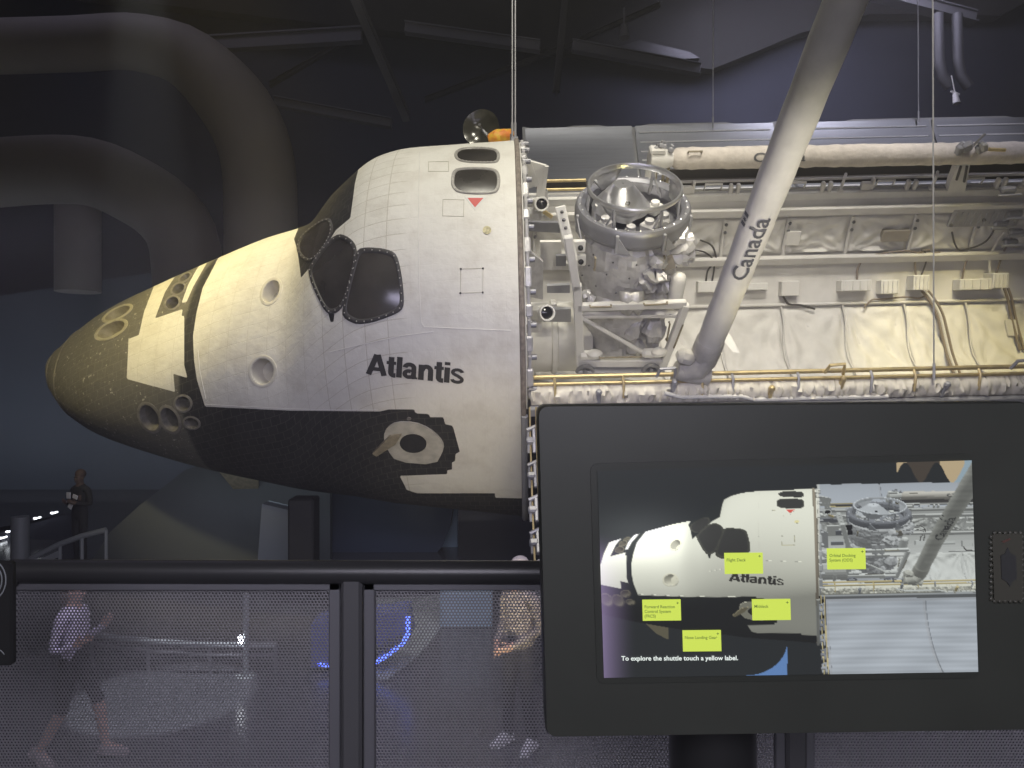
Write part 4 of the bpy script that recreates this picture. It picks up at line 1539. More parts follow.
# hanging black soffits: the dark ceiling line over the purple wall
mbx = MB()
P = [at(x, y, 25.8) for (x, y) in ((-400, -60), (640, 60), (680, 66), (712, 69), (760, 50), (800, 33), (870, 14), (960, 14), (1000, 16), (1030, 0), (1400, -60), (1400, -220), (-400, -220))]
mbx.prism(P, (0, .5, 0)); struct(mbx.build('soffit_back', 'ceiling_black', smooth=0))
mbx = MB()
P = [at(x, y, 24.5) for (x, y) in ((640, 40), (690, 52), (700, 58), (640, 61), (600, 52))]
mbx.prism(P, (0, .3, 0)); struct(mbx.build('trim_3', 'steel_black', smooth=0))

# air ducts
def duct(name, pts, r, label, d):
    q = [at(*p, d) for p in pts]
    b = q[-1]
    m_ = MB(); sm = []
    for i in range(len(q) - 1):
        p0, p1, p2, p3 = q[max(i - 1, 0)], q[i], q[i + 1], q[min(i + 2, len(q) - 1)]
        for k in range(3):
            t = k / 3
            sm.append(.5 * ((2 * p1) + (p2 - p0) * t + (2 * p0 - 5 * p1 + 4 * p2 - p3) * t * t + (3 * p1 - p0 - 3 * p2 + p3) * t ** 3))
    sm.append(q[-1])
    m_.tube(sm, r, 28)
    o = m_.build(name, 'duct_grey', base=b, smooth=50); o.location = b
    return tag(o, label, 'air duct', 'ceiling air ducts')


duct('air_duct', [(-140, 50), (-60, 48), (20, 46), (80, 44), (130, 42), (180, 54), (217, 84), (246, 124), (259, 168), (261, 230), (261, 330)], [.66] * 12 + [.68, .70, .72, .75, .78, .82, .85, .88] + [.9] * 11, 'upper large grey air duct arching across the top left and turning down', 19.5)
duct('air_duct', [(-140, 180), (-40, 176), (40, 170), (90, 172), (130, 188), (168, 214), (186, 250), (190, 330)], .94, 'lower grey air duct curving down behind the nose, below the larger duct', 21.6)
duct('air_duct', [(78, 200), (78, 222), (78, 250), (78, 292)], .66, 'short upright grey duct dropping to the wall at the far left', 24.2)

# roof steel
def beam(p0, p1, d0, d1, w, h, mtl, label, name='roof_beam'):
    a, b = at(*p0, d0), at(*p1, d1)
    m_ = MB(); m_.bar(a, b, w, h, bev=.02)
    m_.bar(a + Vector((0, -.02, h / 2)), b + Vector((0, -.02, h / 2)), w * 1.5, h * .12)
    m_.bar(a + Vector((0, -.02, -h / 2)), b + Vector((0, -.02, -h / 2)), w * 1.5, h * .12)
    o = m_.build(name, mtl, base=a, smooth=30); o.location = a
    return tag(o, label, 'roof beam', 'steel roof beams')


beam((200, 45), (362, 35), 23, 23, .2, .4, 'beam_grey', 'level roof beam just right of the large air duct')
beam((352, -10), (407, 118), 20, 22.5, .16, .22, 'beam_grey', 'steep thin roof brace leaning right, above the nose')
beam((275, 102), (392, 124), 22, 22, .22, .24, 'beam_grey', 'lit sloping roof beam ending above the cockpit')
beam((405, 28), (540, 47), 23, 23, .2, .3, 'beam_grey', 'shallow sloping roof beam left of the first hanging cable')
beam((572, 46), (700, 70), 23, 23, .2, .3, 'beam_grey', 'sloping roof beam right of the upright brace')
beam((566, -8), (556, 92), 22, 22, .2, .2, 'steel_black', 'near upright roof brace right of the first hanging cable')
beam((270, 85), (350, 38), 24, 24, .12, .14, 'steel_black', 'thin diagonal roof brace beside the large air duct')
beam((425, 100), (585, 40), 24, 24, .12, .14, 'steel_black', 'thin diagonal roof brace crossing behind the first hanging cable')
beam((580, 40), (660, 5), 24, 24, .12, .14, 'steel_black', 'thin diagonal roof brace rising to the top edge')
beam((862, -10), (974, 19), 23, 23, .3, .3, 'steel_black', 'purple lit sloping roof beam in the upper right')
for i, (px, lb) in enumerate(((938, 'left of two dark hanging pipes under the purple beam'), (957, 'right of two dark hanging pipes under the purple beam'))):
    m_ = MB(); q = [at(px, 14, 22.8), at(px + 1, 60, 22.8), at(px + 4, 76, 22.8), at(px + 12, 87, 22.8)]
    m_.tube(q, .15, 14); o = m_.build('hanging_pipe', 'steel_black', base=q[0]); o.location = q[0]
    tag(o, lb, 'pipe', 'hanging pipes')
q = at(955, 93, 22)
sp = empty('spotlight', q, 'tiny white spotlight hanging below the dark pipes', 'spotlight')
m_ = MB(); m_.tube([q + Vector((.0, 0, -.02)), q + Vector((.02, -.05, -.32))], [.07, .1], 12); m_.build('lamp_can', 'white_paint', sp, base=q)
m_ = MB(); m_.bar(q + Vector((-.12, 0, .05)), q + Vector((.12, 0, -.05)), .05, .06); m_.tube([q, q + Vector((-.1, 0, .5))], .02, 6); m_.build('bracket', 'white_paint', sp, base=q)
# small dark lamp fixture upper middle
q = at(624, 25, 22.5)
m_ = MB(); m_.tube([q, q + Vector((0, -.05, -.4))], [.1, .16], 12); m_.tube([q, q + Vector((0, 0, .5))], .03, 6)
o = m_.build('spotlight', 'beam_grey', base=q); o.location = q
tag(o, 'dim purple lit spotlight can up among the roof beams', 'spotlight')

# suspension cables
def cable_line(top, bot, r, label):
    m_ = MB(); m_.tube([top, bot], r, 6)
    m_.tube([bot + Vector((0, 0, .22)), bot + Vector((0, 0, -.02))], r * 1.7, 8)
    o = m_.build('suspension_cable', 'grey_metal', base=bot); o.location = bot
    return tag(o, label, 'cable', 'thin vertical suspension cables')


for (px, py, d, lb) in ((512.3, 136, 12.6, 'left strand of the cable pair hanging beside the cabin bulkhead'), (515.3, 136, 12.6, 'right strand of the cable pair hanging beside the cabin bulkhead'),
                        (713, 127, 17.2, 'single thin cable hanging left of the robot arm'), (918.5, 121, 17.2, 'thin cable ending at the far door edge, upper right'), (934, 379, 10.8, 'long thin cable crossing in front of the bay wall')):
    b = at(px, py, d); cable_line(Vector((b.x - (.06 if px > 900 else 0), b.y, 21.9)), b, .012, lb)
q = at(514.5, 140, 12.5)
m_ = MB(); m_.box(q, (.12, .08, .1), bev=.01); m_.bar(q + Vector((.06, 0, 0)), q + Vector((.06, 0, -.75)), .05, .05); m_.bar(q + Vector((-.06, 0, 0)), q + Vector((-.06, 0, .1)), .02, .02)
o = m_.build('cable_clamp', 'dark_grey_metal', base=q); o.location = q
tag(o, 'small dark clamp where the cable pair meets the bulkhead top', 'clamp')

# stands and slabs below the nose
m_ = MB(); p = at(304, 512, 12.9); m_.bar((p.x, p.y, 0), (p.x, p.y, p.z + .25), .42, .46, up=(0, 1, 0), bev=.03)
m_.box((p.x, p.y, .05), (.9, .9, .1), bev=.02)
o = m_.build('support_post', 'stand_black', base=(p.x, p.y, 0)); o.location = (p.x, p.y, 0)
tag(o, 'square black support post standing under the nose', 'post')
m_ = MB(); d = 13.6
P = [at(x, y, d) for (x, y) in ((262, 504), (297, 512), (289, 562), (256, 560))]; P[2].z = P[3].z = 0
m_.prism(P, (0, .4, 0)); o = m_.build('support_box', 'stand_light', smooth=20, base=P[3]); o.location = P[3]
tag(o, 'grey leaning box left of the black support post', 'stand')
d = 16.0
m_ = MB(); P = [at(x, y, d) for (x, y) in ((319, 480), (452, 480), (452.5, 512), (450, 528), (443, 545), (431, 560))] + [at(419, 572, d), at(319, 572, d)]
P[-1].z = P[-2].z = 0
m_.prism(P, (0, .3, 0)); o = m_.build('display_board', 'panel_blue', smooth=20, base=P[-1]); o.location = P[-1]
tag(o, 'dark blue panel with a curved right edge below the cabin', 'panel')
d = 16.5
m_ = MB(); P = [at(x, y, d) for (x, y) in ((425, 490), (457.5, 490), (457.5, 572), (425, 572))]
P[-1].z = P[-2].z = 0
m_.prism(P, (0, .2, 0)); o = m_.build('display_board', 'panel_lightblue', smooth=20, base=P[-1]); o.location = P[-1]
tag(o, 'pale blue panel edge showing behind the curved dark blue panel', 'panel')

# pale floor inlay under the nose, seen through the railing
m_ = MB()
P = [on_floor(*p) for p in ((345, 600), (452, 596), (450, 606), (444, 622), (433, 640), (414, 660), (388, 680), (366, 678), (352, 672), (345, 655))]
m_.prism([(v.x, v.y, .004) for v in P], (0, 0, .012)); o = recalc(m_.build('floor_inlay', 'floor_pale', smooth=0)); struct(o)

# blue lit exhibit counter
c = on_floor(372, 674)
ex = empty('exhibit_counter', (c.x, c.y, 0), 'blue lit exhibit counter seen through the railing mesh', 'exhibit')
d = c.y
P = [at(x, y, d) - Vector((c.x, c.y, 0)) for (x, y) in ((311, 624), (406, 612), (410, 640), (370, 664), (340, 667), (311, 668))]
P[0].z -= .0
m_ = MB(); m_.prism([(v.x, 0, max(v.z, .02)) for v in P], (0, .5, 0)); m_.build('counter_body', 'exhibit_blue', ex, smooth=20)
q = [at(x, y, d - .02) - Vector((c.x, c.y, 0)) for (x, y) in ((366, 668), (385, 657), (403, 643), (408, 634), (408, 617))]
m_ = MB(); m_.tube(q, .028, 8); m_.build('light_strip', 'led_blue', ex)
q = [at(x, y, d - .02) - Vector((c.x, c.y, 0)) for (x, y) in ((318, 664), (328, 666), (340, 666))]
m_ = MB(); m_.tube(q, .02, 8); m_.build('light_strip', 'led_blue', ex)
for i in range(9):
    x = 369 + i * 4; y = 656 - i * 2.0
    v = at(x, y, d - .03) - Vector((c.x, c.y, 0))
    m_ = MB(); m_.box(v, (.03, .02, .10 + .03 * (i % 3)), bev=.004); m_.build('display_piece', 'steel_black', ex, smooth=0)
c = on_floor(466, 628)
m_ = MB(); m_.box((0, .1, .42), (.75, .2, .84), bev=.02); m_.box((0, -.02, .6), (.66, .03, .3), bev=.01)
o = m_.build('information_panel', 'panel_lightblue', smooth=20); o.location = (c.x, c.y, 0)
tag(o, 'light blue information panel beside the man, seen through the mesh', 'panel')

# floor standing lamp post and ramp rail behind the mesh
c = on_floor(246, 677)
lp = empty('lamp_post', (c.x, c.y, 0), 'slim lamp post with a bright white light behind the mesh', 'lamp')
m_ = MB(); m_.tube([(0, 0, 0), (0, 0, 1.0)], .035, 12); m_.lathe([(.12, 0), (.12, .02), (.04, .03)], 16); m_.build('post', 'post_grey', lp)
m_ = MB(); m_.sphere((-.05, -.04, .46), (.035, .03, .06), 12); m_.build('bulb', 'lamp_white', lp)
a, b = on_floor(92, 668), on_floor(262, 690)
rr = empty('ramp_rail', (a.x, a.y, 0), 'low grey ramp rail running diagonally behind the woman', 'handrail')
pts = []
for k in range(13):
    t = k / 12
    v = a.lerp(b, t); pts.append(Vector((v.x - a.x, v.y - a.y + .5 * t * t, .42 - .08 * t)))
m_ = MB(); m_.tube(pts, .035, 8); m_.build('rail', 'post_grey', rr)
m_ = MB(); m_.tube([p - Vector((0, 0, .12)) for p in pts], .02, 8); m_.build('rail', 'frame_grey', rr)
for k in (0, 4, 8, 12):
    m_ = MB(); m_.tube([(pts[k].x, pts[k].y, 0), pts[k]], .022, 8); m_.build('upright', 'frame_grey', rr)
# second walkway rail, lights and post at far left
c = on_floor(20, 566)
m_ = MB(); m_.tube([(0, 0, 0), (0, 0, .95)], .16, 16); m_.lathe([(.3, 0), (.3, .06), (.18, .09)], 20)
o = m_.build('bollard', 'post_grey'); o.location = (c.x, c.y, 0); tag(o, 'pale round bollard near the left edge beyond the railing', 'bollard')
pts = [at(x, y, 13.5) for (x, y) in ((20, 566), (36, 556), (60, 544), (82, 536), (106, 530))]
m_ = MB(); m_.tube(pts, .05, 8); m_.bar(pts[0] - Vector((0, 0, .1)), pts[2] - Vector((0, 0, .16)), .08, .1)
for p in pts[1:]: m_.tube([(p.x, p.y, 0), p], .03, 8)
o = m_.build('curved_handrail', 'post_grey', base=(pts[0].x, pts[0].y, 0)); o.location = (pts[0].x, pts[0].y, 0)
tag(o, 'curved grey handrail beside the bollard at far left', 'handrail')
LD = [(0.8, 538), (7.3, 531.7), (16.7, 525.8), (35, 518.3), (52, 513)]
pl = [at(x, y + 2, 17.2) for (x, y) in LD]
m_ = MB()
p0, p1 = at(-60, 548, 17.3), at(75, 512, 17.3)
m_.prism([(p0.x, p0.y, 0), (p1.x, p1.y, 0), p1, p0], (0, .1, 0)); struct(recalc(m_.build('wall_parapet', 'wall_navy', smooth=0)))
for i, (x, y) in enumerate(LD):
    v = at(x, y, 17.1)
    m_ = MB(); m_.sphere((0, 0, 0), (.035, .04, .025), 10); m_.tube([(0, .2, -.01), (0, 0, -.01)], .02, 6)
    o = m_.build('marker_light', 'lamp_small'); o.location = v
    tag(o, ('tiny white marker light, ' + ('nearest to the left picture edge', 'second from the left picture edge', 'third in the row, above the bollard', 'fourth in the row', 'last of the row beside the dark figure')[i]), 'light', 'row of tiny marker lights')

# ------------------------------------------------------------------ railing
print('railing')
YR = 2.0
zt = lambda py: CAM.z - (py - 384) / FPX * YR
xr = lambda px: (px - 512) / FPX * YR
rail = empty('guard_railing', (0, YR, 1.95), 'dark guard railing with round handrail and perforated metal panels', 'railing')


def rpart(mb, name, mtl, par=None, smooth=40):
    return mb.build(name, mtl, par or rail, base=(0, YR, 1.95), smooth=smooth)


m_ = MB(); m_.tube([(xr(11), YR, zt(571.5)), (xr(12), YR, zt(571.5)), (2.4, YR, zt(574.5))], [.026, .031, .031], 20)
rpart(m_, 'handrail', 'rail_black')
m_ = MB(); m_.bar((xr(8), YR + .01, zt(574)), (xr(24), YR + .01, zt(575)), .09, .05, bev=.01); rpart(m_, 'rail_bracket', 'rail_black')
PX = [(-70, 341), (364, 786), (802, 1230)]
bw = .030
pitch = .0088


def perforated(w, h):
    """sheet w x h, lower left corner at the origin in x-z, staggered round holes"""
    rx_ = pitch; rz_ = pitch * math.sqrt(3) / 2
    ncx = int(w / rx_); nrz = int(h / rz_)
    ang = np.array([math.pi / 6 + k * math.pi / 3 for k in range(6)])
    Rr = pitch / math.sqrt(3); r0 = pitch * .335
    i, j = np.meshgrid(np.arange(ncx), np.arange(nrz))
    cx = (i + .5 * (j % 2) + .5).ravel() * rx_; cz = (j + .5).ravel() * rz_
    n = len(cx)
    V = np.zeros((n, 18, 3))
    for k in range(6):
        V[:, k, 0] = cx + Rr * math.cos(ang[k]); V[:, k, 2] = cz + Rr * math.sin(ang[k])
        V[:, 6 + k, 0] = cx + r0 * math.cos(ang[k]); V[:, 6 + k, 2] = cz + r0 * math.sin(ang[k])
        V[:, 12 + k] = V[:, 6 + k]; V[:, 12 + k, 1] = .0015
    Fq = np.zeros((n, 12, 4), int)
    for k in range(6):
        k2 = (k + 1) % 6
        Fq[:, k] = [k, k2, 6 + k2, 6 + k]
        Fq[:, 6 + k] = [6 + k, 6 + k2, 12 + k2, 12 + k]
    Fq += (np.arange(n) * 18)[:, None, None]
    me = bpy.data.meshes.new('perforated_sheet')
    me.vertices.add(n * 18); me.vertices.foreach_set('co', V.ravel())
    me.loops.add(n * 48); me.loops.foreach_set('vertex_index', Fq.ravel().astype(np.int32))
    me.polygons.add(n * 12); me.polygons.foreach_set('loop_start', np.arange(0, n * 48, 4, dtype=np.int32))
    me.update(calc_edges=True)
    me.materials.append(MATS['mesh_grey'])
    return me


ztop, zbot = zt(579.5), 2.03
pw_ = [xr(b) - xr(a) for a, b in PX]
sheet = perforated(max(pw_) - 2 * bw + .01, ztop - zbot - .03)
for (a, b) in PX:
    xa, xb = xr(a), xr(b)
    fr = MB()
    fr.bar((xa, YR, ztop - bw * .45), (xb, YR, ztop - bw * .45), .02, bw * .9, bev=.003)
    fr.bar((xa, YR, zbot), (xb, YR, zbot), .02, bw, bev=.003)
    for x in (xa + bw / 2, xb - bw / 2):
        fr.bar((x, YR, zbot), (x, YR, ztop), bw, .02, bev=.003, up=(0, 1, 0))
    f_o = rpart(fr, 'panel_frame', 'frame_grey', smooth=30)
    so = bpy.data.objects.new('perforated_sheet', sheet); COL.objects.link(so); so.parent = f_o
    so.location = (xa + bw - .005, .004, zbot - 1.95 + .006)
for px in (353, 794):
    x = xr(px)
    m_ = MB(); m_.bar((x, YR + .005, 1.95), (x, YR + .005, zt(576)), .054, .06, up=(0, 1, 0), bev=.008)
    rpart(m_, 'post', 'post_dark', smooth=30)
m_ = MB()
for px in (-40, 353, 794, 1240):
    m_.box((xr(px), YR, 1.96), (.12, .14, .02), bev=.004)
rpart(m_, 'base_plate', 'rail_black', smooth=30)

# black display box cut by the left picture edge
bx = empty('display_box', at(-20, 660, 1.5) * 1, 'black box with thin curved emblem lines at the left picture edge', 'display')
b0 = Vector(bx.location)
def at2(x, y, d): return at(x, y, d) - b0
m_ = MB(); P0, P1 = at(-110, 562, 1.5), at(11.5, 666, 1.5)
m_.box(((P0.x + P1.x) / 2 - b0.x, .009, (P0.z + P1.z) / 2 - b0.z), (P1.x - P0.x, .018, P0.z - P1.z), bev=.004); m_.build('housing', 'pole_black', bx, smooth=30)
m_ = MB()
for r_ in (20, 24):
    m_.tube([at2(-18 + r_ * math.cos(t), 580 + r_ * math.sin(t), 1.499) for t in np.linspace(-1.5, 1.5, 17)], .0012, 6)
m_.tube([at2(-14 + 20 * math.cos(t), 660 + 14 * math.sin(t), 1.499) for t in np.linspace(-1.6, -.4, 9)], .001, 6)
m_.build('emblem', 'post_grey', bx)
m_ = MB(); m_.tube([(-.12, .03, P1.z - b0.z + .05), (-.12, .03, 1.95 - b0.z)], .02, 14); m_.lathe([(.12, 0), (.12, .02), (.03, .03)], 20, (-.12, .03, 1.95 - b0.z)); m_.build('stand', 'pole_black', bx)

# ------------------------------------------------------------------ people
print('people')


def person(name, label, loc, rotz, J, mats_by, hair, shoes, height=1.0, extra=None):
    """J: joints; one skinned surface for the body, coloured by the nearest bone"""
    names = list(J)
    root = empty(name, loc, label, 'person')
    root.rotation_euler = (0, 0, rotz)
    V = {k: Vector(J[k][0]) for k in J}
    bones = [('pelvis', 'waist', 'hips'), ('waist', 'chest', 'top'), ('chest', 'collar', 'top'), ('collar', 'neck', 'skin'), ('neck', 'jaw', 'skin'), ('jaw', 'brow', 'skin'), ('brow', 'crown', 'skin'), ('jaw', 'nose', 'skin')]
    for s in 'lr':
        bones += [('pelvis', s + '_hip', 'hips'), (s + '_hip', s + '_knee', 'thigh'), (s + '_knee', s + '_ankle', 'shin'), (s + '_ankle', s + '_toe', 'foot'),
                  ('collar', s + '_shoulder', 'top'), (s + '_shoulder', s + '_elbow', 'upperarm'), (s + '_elbow', s + '_wrist', 'forearm'), (s + '_wrist', s + '_palm', 'hand')]
        # five fingers
        w, p = V[s + '_wrist'], V[s + '_palm']
        d = (p - w).normalized()
        up = Vector(J[s + '_palm'][2]) if len(J[s + '_palm']) > 2 else Vector((0, 0, 1))
        sd = d.cross(up).normalized(); up = sd.cross(d).normalized()
        for fi, (off, ln) in enumerate(((-.030, .070), (-.010, .085), (.010, .08), (.030, .06))):
            b_ = p + up * off; k1, k2 = f'{s}_f{fi}a', f'{s}_f{fi}b'
            V[k1] = b_ + d * ln * .5 + sd * .008; V[k2] = b_ + d * ln * .9 + sd * .03
            J[k1] = (V[k1], .010); J[k2] = (V[k2], .008)
            bones += [(s + '_palm', k1, 'hand'), (k1, k2, 'hand')]
        k1, k2 = s + '_ta', s + '_tb'
        V[k1] = w.lerp(p, .45) + up * .04 + sd * .015; V[k2] = V[k1] + d * .045 + up * .02 + sd * .015
        J[k1] = (V[k1], .012); J[k2] = (V[k2], .009)
        bones += [(s + '_wrist', k1, 'hand'), (k1, k2, 'hand')]
    names = list(J)
    ids = {k: i for i, k in enumerate(names)}
    me = bpy.data.meshes.new('body')
    me.from_pydata([tuple(V[k] * height) for k in names], [(ids[a], ids[b]) for a, b, _ in bones], [])
    ob = bpy.data.objects.new('body', me); COL.objects.link(ob)
    sk = ob.modifiers.new('skin', 'SKIN'); sk.use_smooth_shade = True
    for i, k in enumerate(names):
        r_ = J[k][1]
        me.skin_vertices[0].data[i].radius = (r_ * height, r_ * height) if not isinstance(r_, tuple) else (r_[0] * height, r_[1] * height)
        me.skin_vertices[0].data[i].use_root = (k == 'pelvis')
    ss = ob.modifiers.new('sub', 'SUBSURF'); ss.levels = 2; ss.render_levels = 2
    dg = bpy.context.evaluated_depsgraph_get()
    m2 = bpy.data.meshes.new_from_object(ob.evaluated_get(dg))
    bpy.data.objects.remove(ob)
    m2.name = 'body'
    o = bpy.data.objects.new('body', m2); COL.objects.link(o); o.parent = root
    regs = list(dict.fromkeys(mats_by.values()))
    m2.materials.clear()
    for r_ in regs: m2.materials.append(MATS[r_])
    B = [(V[a] * height, V[b] * height, mats_by[c]) for a, b, c in bones]
    for p in m2.polygons:
        c = p.center; best = None
        for a, b, mm in B:
            t = max(0, min(1, (c - a).dot(b - a) / max((b - a).length_squared, 1e-9)))
            dd = (a + (b - a) * t - c).length
            if best is None or dd < best[0]: best = (dd, mm)
        p.material_index = regs.index(best[1]); p.use_smooth = True
    # hair, face, shoes
    jw, br_, cr = V['jaw'] * height, V['brow'] * height, V['crown'] * height
    fwd = ((V['nose'] - V['jaw']) * Vector((1, 1, 0))).normalized(); side = Vector((0, 0, 1)).cross(fwd)
    hm = MB()
    fm = Matrix((side, fwd, Vector((0, 0, 1)))).transposed()
    hm.sphere((br_ + cr) / 2 - fwd * .022 + Vector((0, 0, .012)), (.095, .105, .10), 16, rot=fm)
    if hair[1] == 'long':
        hm.sphere(br_ - fwd * .075 + Vector((0, 0, -.07)), (.08, .05, .17), 14, rot=fm)
    if hair[1] == 'bun':
        hm.sphere(cr + Vector((0, 0, .06)) - fwd * .03, .05, 10)
    hm.build('hair', hair[0], root)
    fm_ = MB()
    for sgn in (-1, 1):
        fm_.sphere(br_ + fwd * .082 + side * .033 * sgn - Vector((0, 0, .012)), .012, 8)
        fm_.sphere(br_ + side * .09 * sgn - Vector((0, 0, .03)), (.016, .022, .034), 8, mi=1, rot=fm)
    fm_.sphere(jw + fwd * .066 - Vector((0, 0, .012)), (.026, .01, .007), 8, mi=2, rot=fm)
    fm_.build('face_features', ['cloth_black', mats_by['skin'], 'badge_red'], root)
    for s in 'lr':
        a, t = V[s + '_ankle'] * height, V[s + '_toe'] * height
        dd = (t - a); fl = Vector((dd.x, dd.y, dd.z * .8)).normalized()
        sm_ = MB()
        q = a.lerp(t, .45) + Vector((0, 0, -.012))
        rot = fl.to_track_quat('Y', 'Z').to_matrix()
        sm_.sphere(q - Vector((0, 0, .01)), (.05, .15, .045), 16, rot=rot)
        sm_.sphere(a + Vector((0, 0, -.03)), (.048, .065, .06), 12, rot=rot)
        sm_.box(q - rot @ Vector((0, 0, .045)), (.09, .27, .022), rot, bev=.008)
        sm_.build('shoe', shoes, root)
    if extra: extra(root, V, height)
    return root


def std(**kw):
    J = dict(pelvis=((0, 0, .95), (.155, .115)), waist=((0, 0, 1.10), (.14, .10)), chest=((0, .01, 1.30), (.165, .115)), collar=((0, .015, 1.44), (.10, .07)), neck=((0, 0, 1.51), .055), jaw=((0, -.025, 1.575), .066),
             brow=((0, -.015, 1.645), .082), crown=((0, 0, 1.71), .06), nose=((0, -.11, 1.605), .014))
    for s, sg in (('l', 1), ('r', -1)):
        J[s + '_hip'] = ((.095 * sg, 0, .90), .092); J[s + '_knee'] = ((.10 * sg, -.015, .50), .062); J[s + '_ankle'] = ((.10 * sg, .02, .085), .042); J[s + '_toe'] = ((.115 * sg, -.14, .04), .035)
        J[s + '_shoulder'] = ((.185 * sg, .015, 1.40), .062); J[s + '_elbow'] = ((.24 * sg, .04, 1.12), .046); J[s + '_wrist'] = ((.22 * sg, -.06, .90), .032); J[s + '_palm'] = ((.21 * sg, -.09, .82), .034)
    J.update(kw)
    return J


def clothes(skin='skin', top='cloth_lilac', legs='cloth_black', shin=None, arm=None, foot='shoe_grey', hips=None):
    return dict(hips=hips or legs, thigh=legs, shin=shin or legs, foot=foot, top=top, upperarm=arm or top, forearm=arm or top, hand=skin, skin=skin)


# woman walking right; local -Y is her front
def wz(p): return p
J = std(l_hip=((.09, -.01, .90), .092), l_knee=((.10, -.18, .53), .062), l_ankle=((.10, -.25, .11), .040), l_toe=((.11, -.40, .08), .034),
        r_hip=((-.09, .01, .90), .092), r_knee=((-.10, .06, .50), .060), r_ankle=((-.10, .27, .15), .040), r_toe=((-.11, .17, .04), .034),
        l_elbow=((.24, .02, 1.10), .044), l_wrist=((.18, -.20, 1.24), .03), l_palm=((.16, -.26, 1.31), .032),
        r_elbow=((-.25, .06, 1.12), .044), r_wrist=((-.20, -.14, 1.16), .03), r_palm=((-.18, -.21, 1.21), .032))
c = on_floor(74, 762)
person('person', 'woman in a lilac white top and dark shorts walking right behind the mesh', (c.x, c.y, 0), R(90), J,
       clothes(top='cloth_lilac', legs='cloth_black', shin='skin', foot='skin'), ('hair_brown', 'long'), 'shoe_grey', .98)
# man standing right, hands together at his waist, facing left
J = std(l_elbow=((.23, .05, 1.13), .05), l_wrist=((.10, -.20, 1.0), .033), l_palm=((.03, -.26, .97), .034), r_elbow=((-.23, .05, 1.13), .05), r_wrist=((-.10, -.20, 1.0), .033), r_palm=((-.03, -.27, .96), .034),
        l_knee=((.12, -.02, .50), .068), r_knee=((-.11, -.02, .50), .068), l_ankle=((.14, .03, .085), .05), r_ankle=((-.12, -.02, .085), .05), l_toe=((.17, -.13, .04), .038), r_toe=((-.15, -.18, .04), .038), waist=((0, 0, 1.10), (.16, .12)))
c = on_floor(519, 746)
person('person', 'man in a patterned tan jacket and dark trousers with white shoes standing behind the mesh', (c.x, c.y, 0), R(-42), J,
       clothes(top='cloth_tan', legs='cloth_charcoal', foot='shoe_white'), ('hair_grey', 'short'), 'shoe_white', 1.03)


def badge(root, V, h):
    m_ = MB(); m_.box(V['chest'] * h + Vector((.06, -.17, -.02)), (.12, .02, .08), Matrix.Rotation(.3, 3, 'Y'), bev=.004); m_.box(V['chest'] * h + Vector((-.10, -.18, .0)), (.1, .02, .12), bev=.004)
    m_.box(V['chest'] * h + Vector((-.03, -.19, -.18)), (.1, .02, .15), Matrix.Rotation(.5, 3, 'Y'), bev=.004)
    m_.build('papers', 'paper_white', root)


J = std(l_elbow=((.25, .02, 1.12), .055), l_wrist=((.12, -.20, 1.16), .035), l_palm=((.06, -.25, 1.2), .035), r_elbow=((-.25, .02, 1.12), .055), r_wrist=((-.14, -.2, 1.16), .035), r_palm=((-.1, -.25, 1.2), .035),
        pelvis=((0, 0, .95), (.18, .13)), chest=((0, .01, 1.30), (.19, .13)))
c = on_floor(80, 563)
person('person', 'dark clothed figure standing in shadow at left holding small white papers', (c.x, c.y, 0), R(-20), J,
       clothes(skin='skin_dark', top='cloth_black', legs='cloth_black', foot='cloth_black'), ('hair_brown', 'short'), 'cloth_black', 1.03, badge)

# ------------------------------------------------------------------ kiosk
print('kiosk')
YK = 1.25
kb = Vector(((738 - 512) / FPX * YK, YK + .04, 1.95))
kiosk = empty('touchscreen_kiosk', kb, 'large black touchscreen kiosk showing the shuttle with yellow labels', 'touchscreen')
KR = Matrix.Rotation(R(.9), 3, 'Y')                      # very slight lean
kc = at(786, 568, YK)


def kpt(px, py, dy=0.0):
    """point on the kiosk's face"""
    p = at(px, py, YK) - kc
    p = Vector((p.x, 0, p.z))
    return p + kc + Vector((0, dy, 0)) - kb


def kpart(mb, name, mtl, par=None, smooth=40):
    return mb.build(name, mtl, par or kiosk, smooth=smooth)


def rrect(pts, rad, n=6):
    """rounded polygon"""
    out = []
    k = len(pts)
    for i in range(k):
        p, a, b = Vector(pts[i]), Vector(pts[i - 1]), Vector(pts[(i + 1) % k])
        da, db = (a - p).normalized() * rad, (b - p).normalized() * rad
        for j in range(n + 1):
            t = j / n
            out.append(tuple((1 - t) ** 2 * (p + da) + 2 * t * (1 - t) * p + t * t * (p + db)))
    return out


outer = rrect([(537, 405), (1033, 401.5), (1038, 731), (545.5, 738.5)], 11)
SCR = [(597, 470.5), (969.5, 460), (976, 670.5), (603.5, 676.5)]
glassq = rrect([(556, 424), (1018, 420.5), (1022, 713), (563, 719)], 5)
fr = MB()
n = len(outer)
ring0 = [kpt(x, y, .012) for x, y in outer]; ring1 = [kpt(786 + (x - 786) * .993, 568 + (y - 568) * .99, 0) for x, y in outer]; ring2 = [kpt(x, y, .075) for x, y in outer]
ring3 = [kpt(786 + (x - 786) * .96, 568 + (y - 568) * .95, .10) for x, y in outer]
fr.grid([ring3, ring2, ring0, ring1], wrap=True)
fr.f.append(tuple(range(3 * n, 4 * n))); fr.m.append(0)
fr.f.append(tuple(range(n - 1, -1, -1))); fr.m.append(0)
recalc(kpart(fr, 'housing', 'kiosk_black', smooth=50))
gm = MB(); gm.prism([kpt(x, y, -.003) for x, y in rrect([(590, 463.5), (972, 453.5), (979, 677), (597, 683)], 9)], (0, .004, 0))
recalc(kpart(gm, 'bezel', 'kiosk_glass', smooth=20))
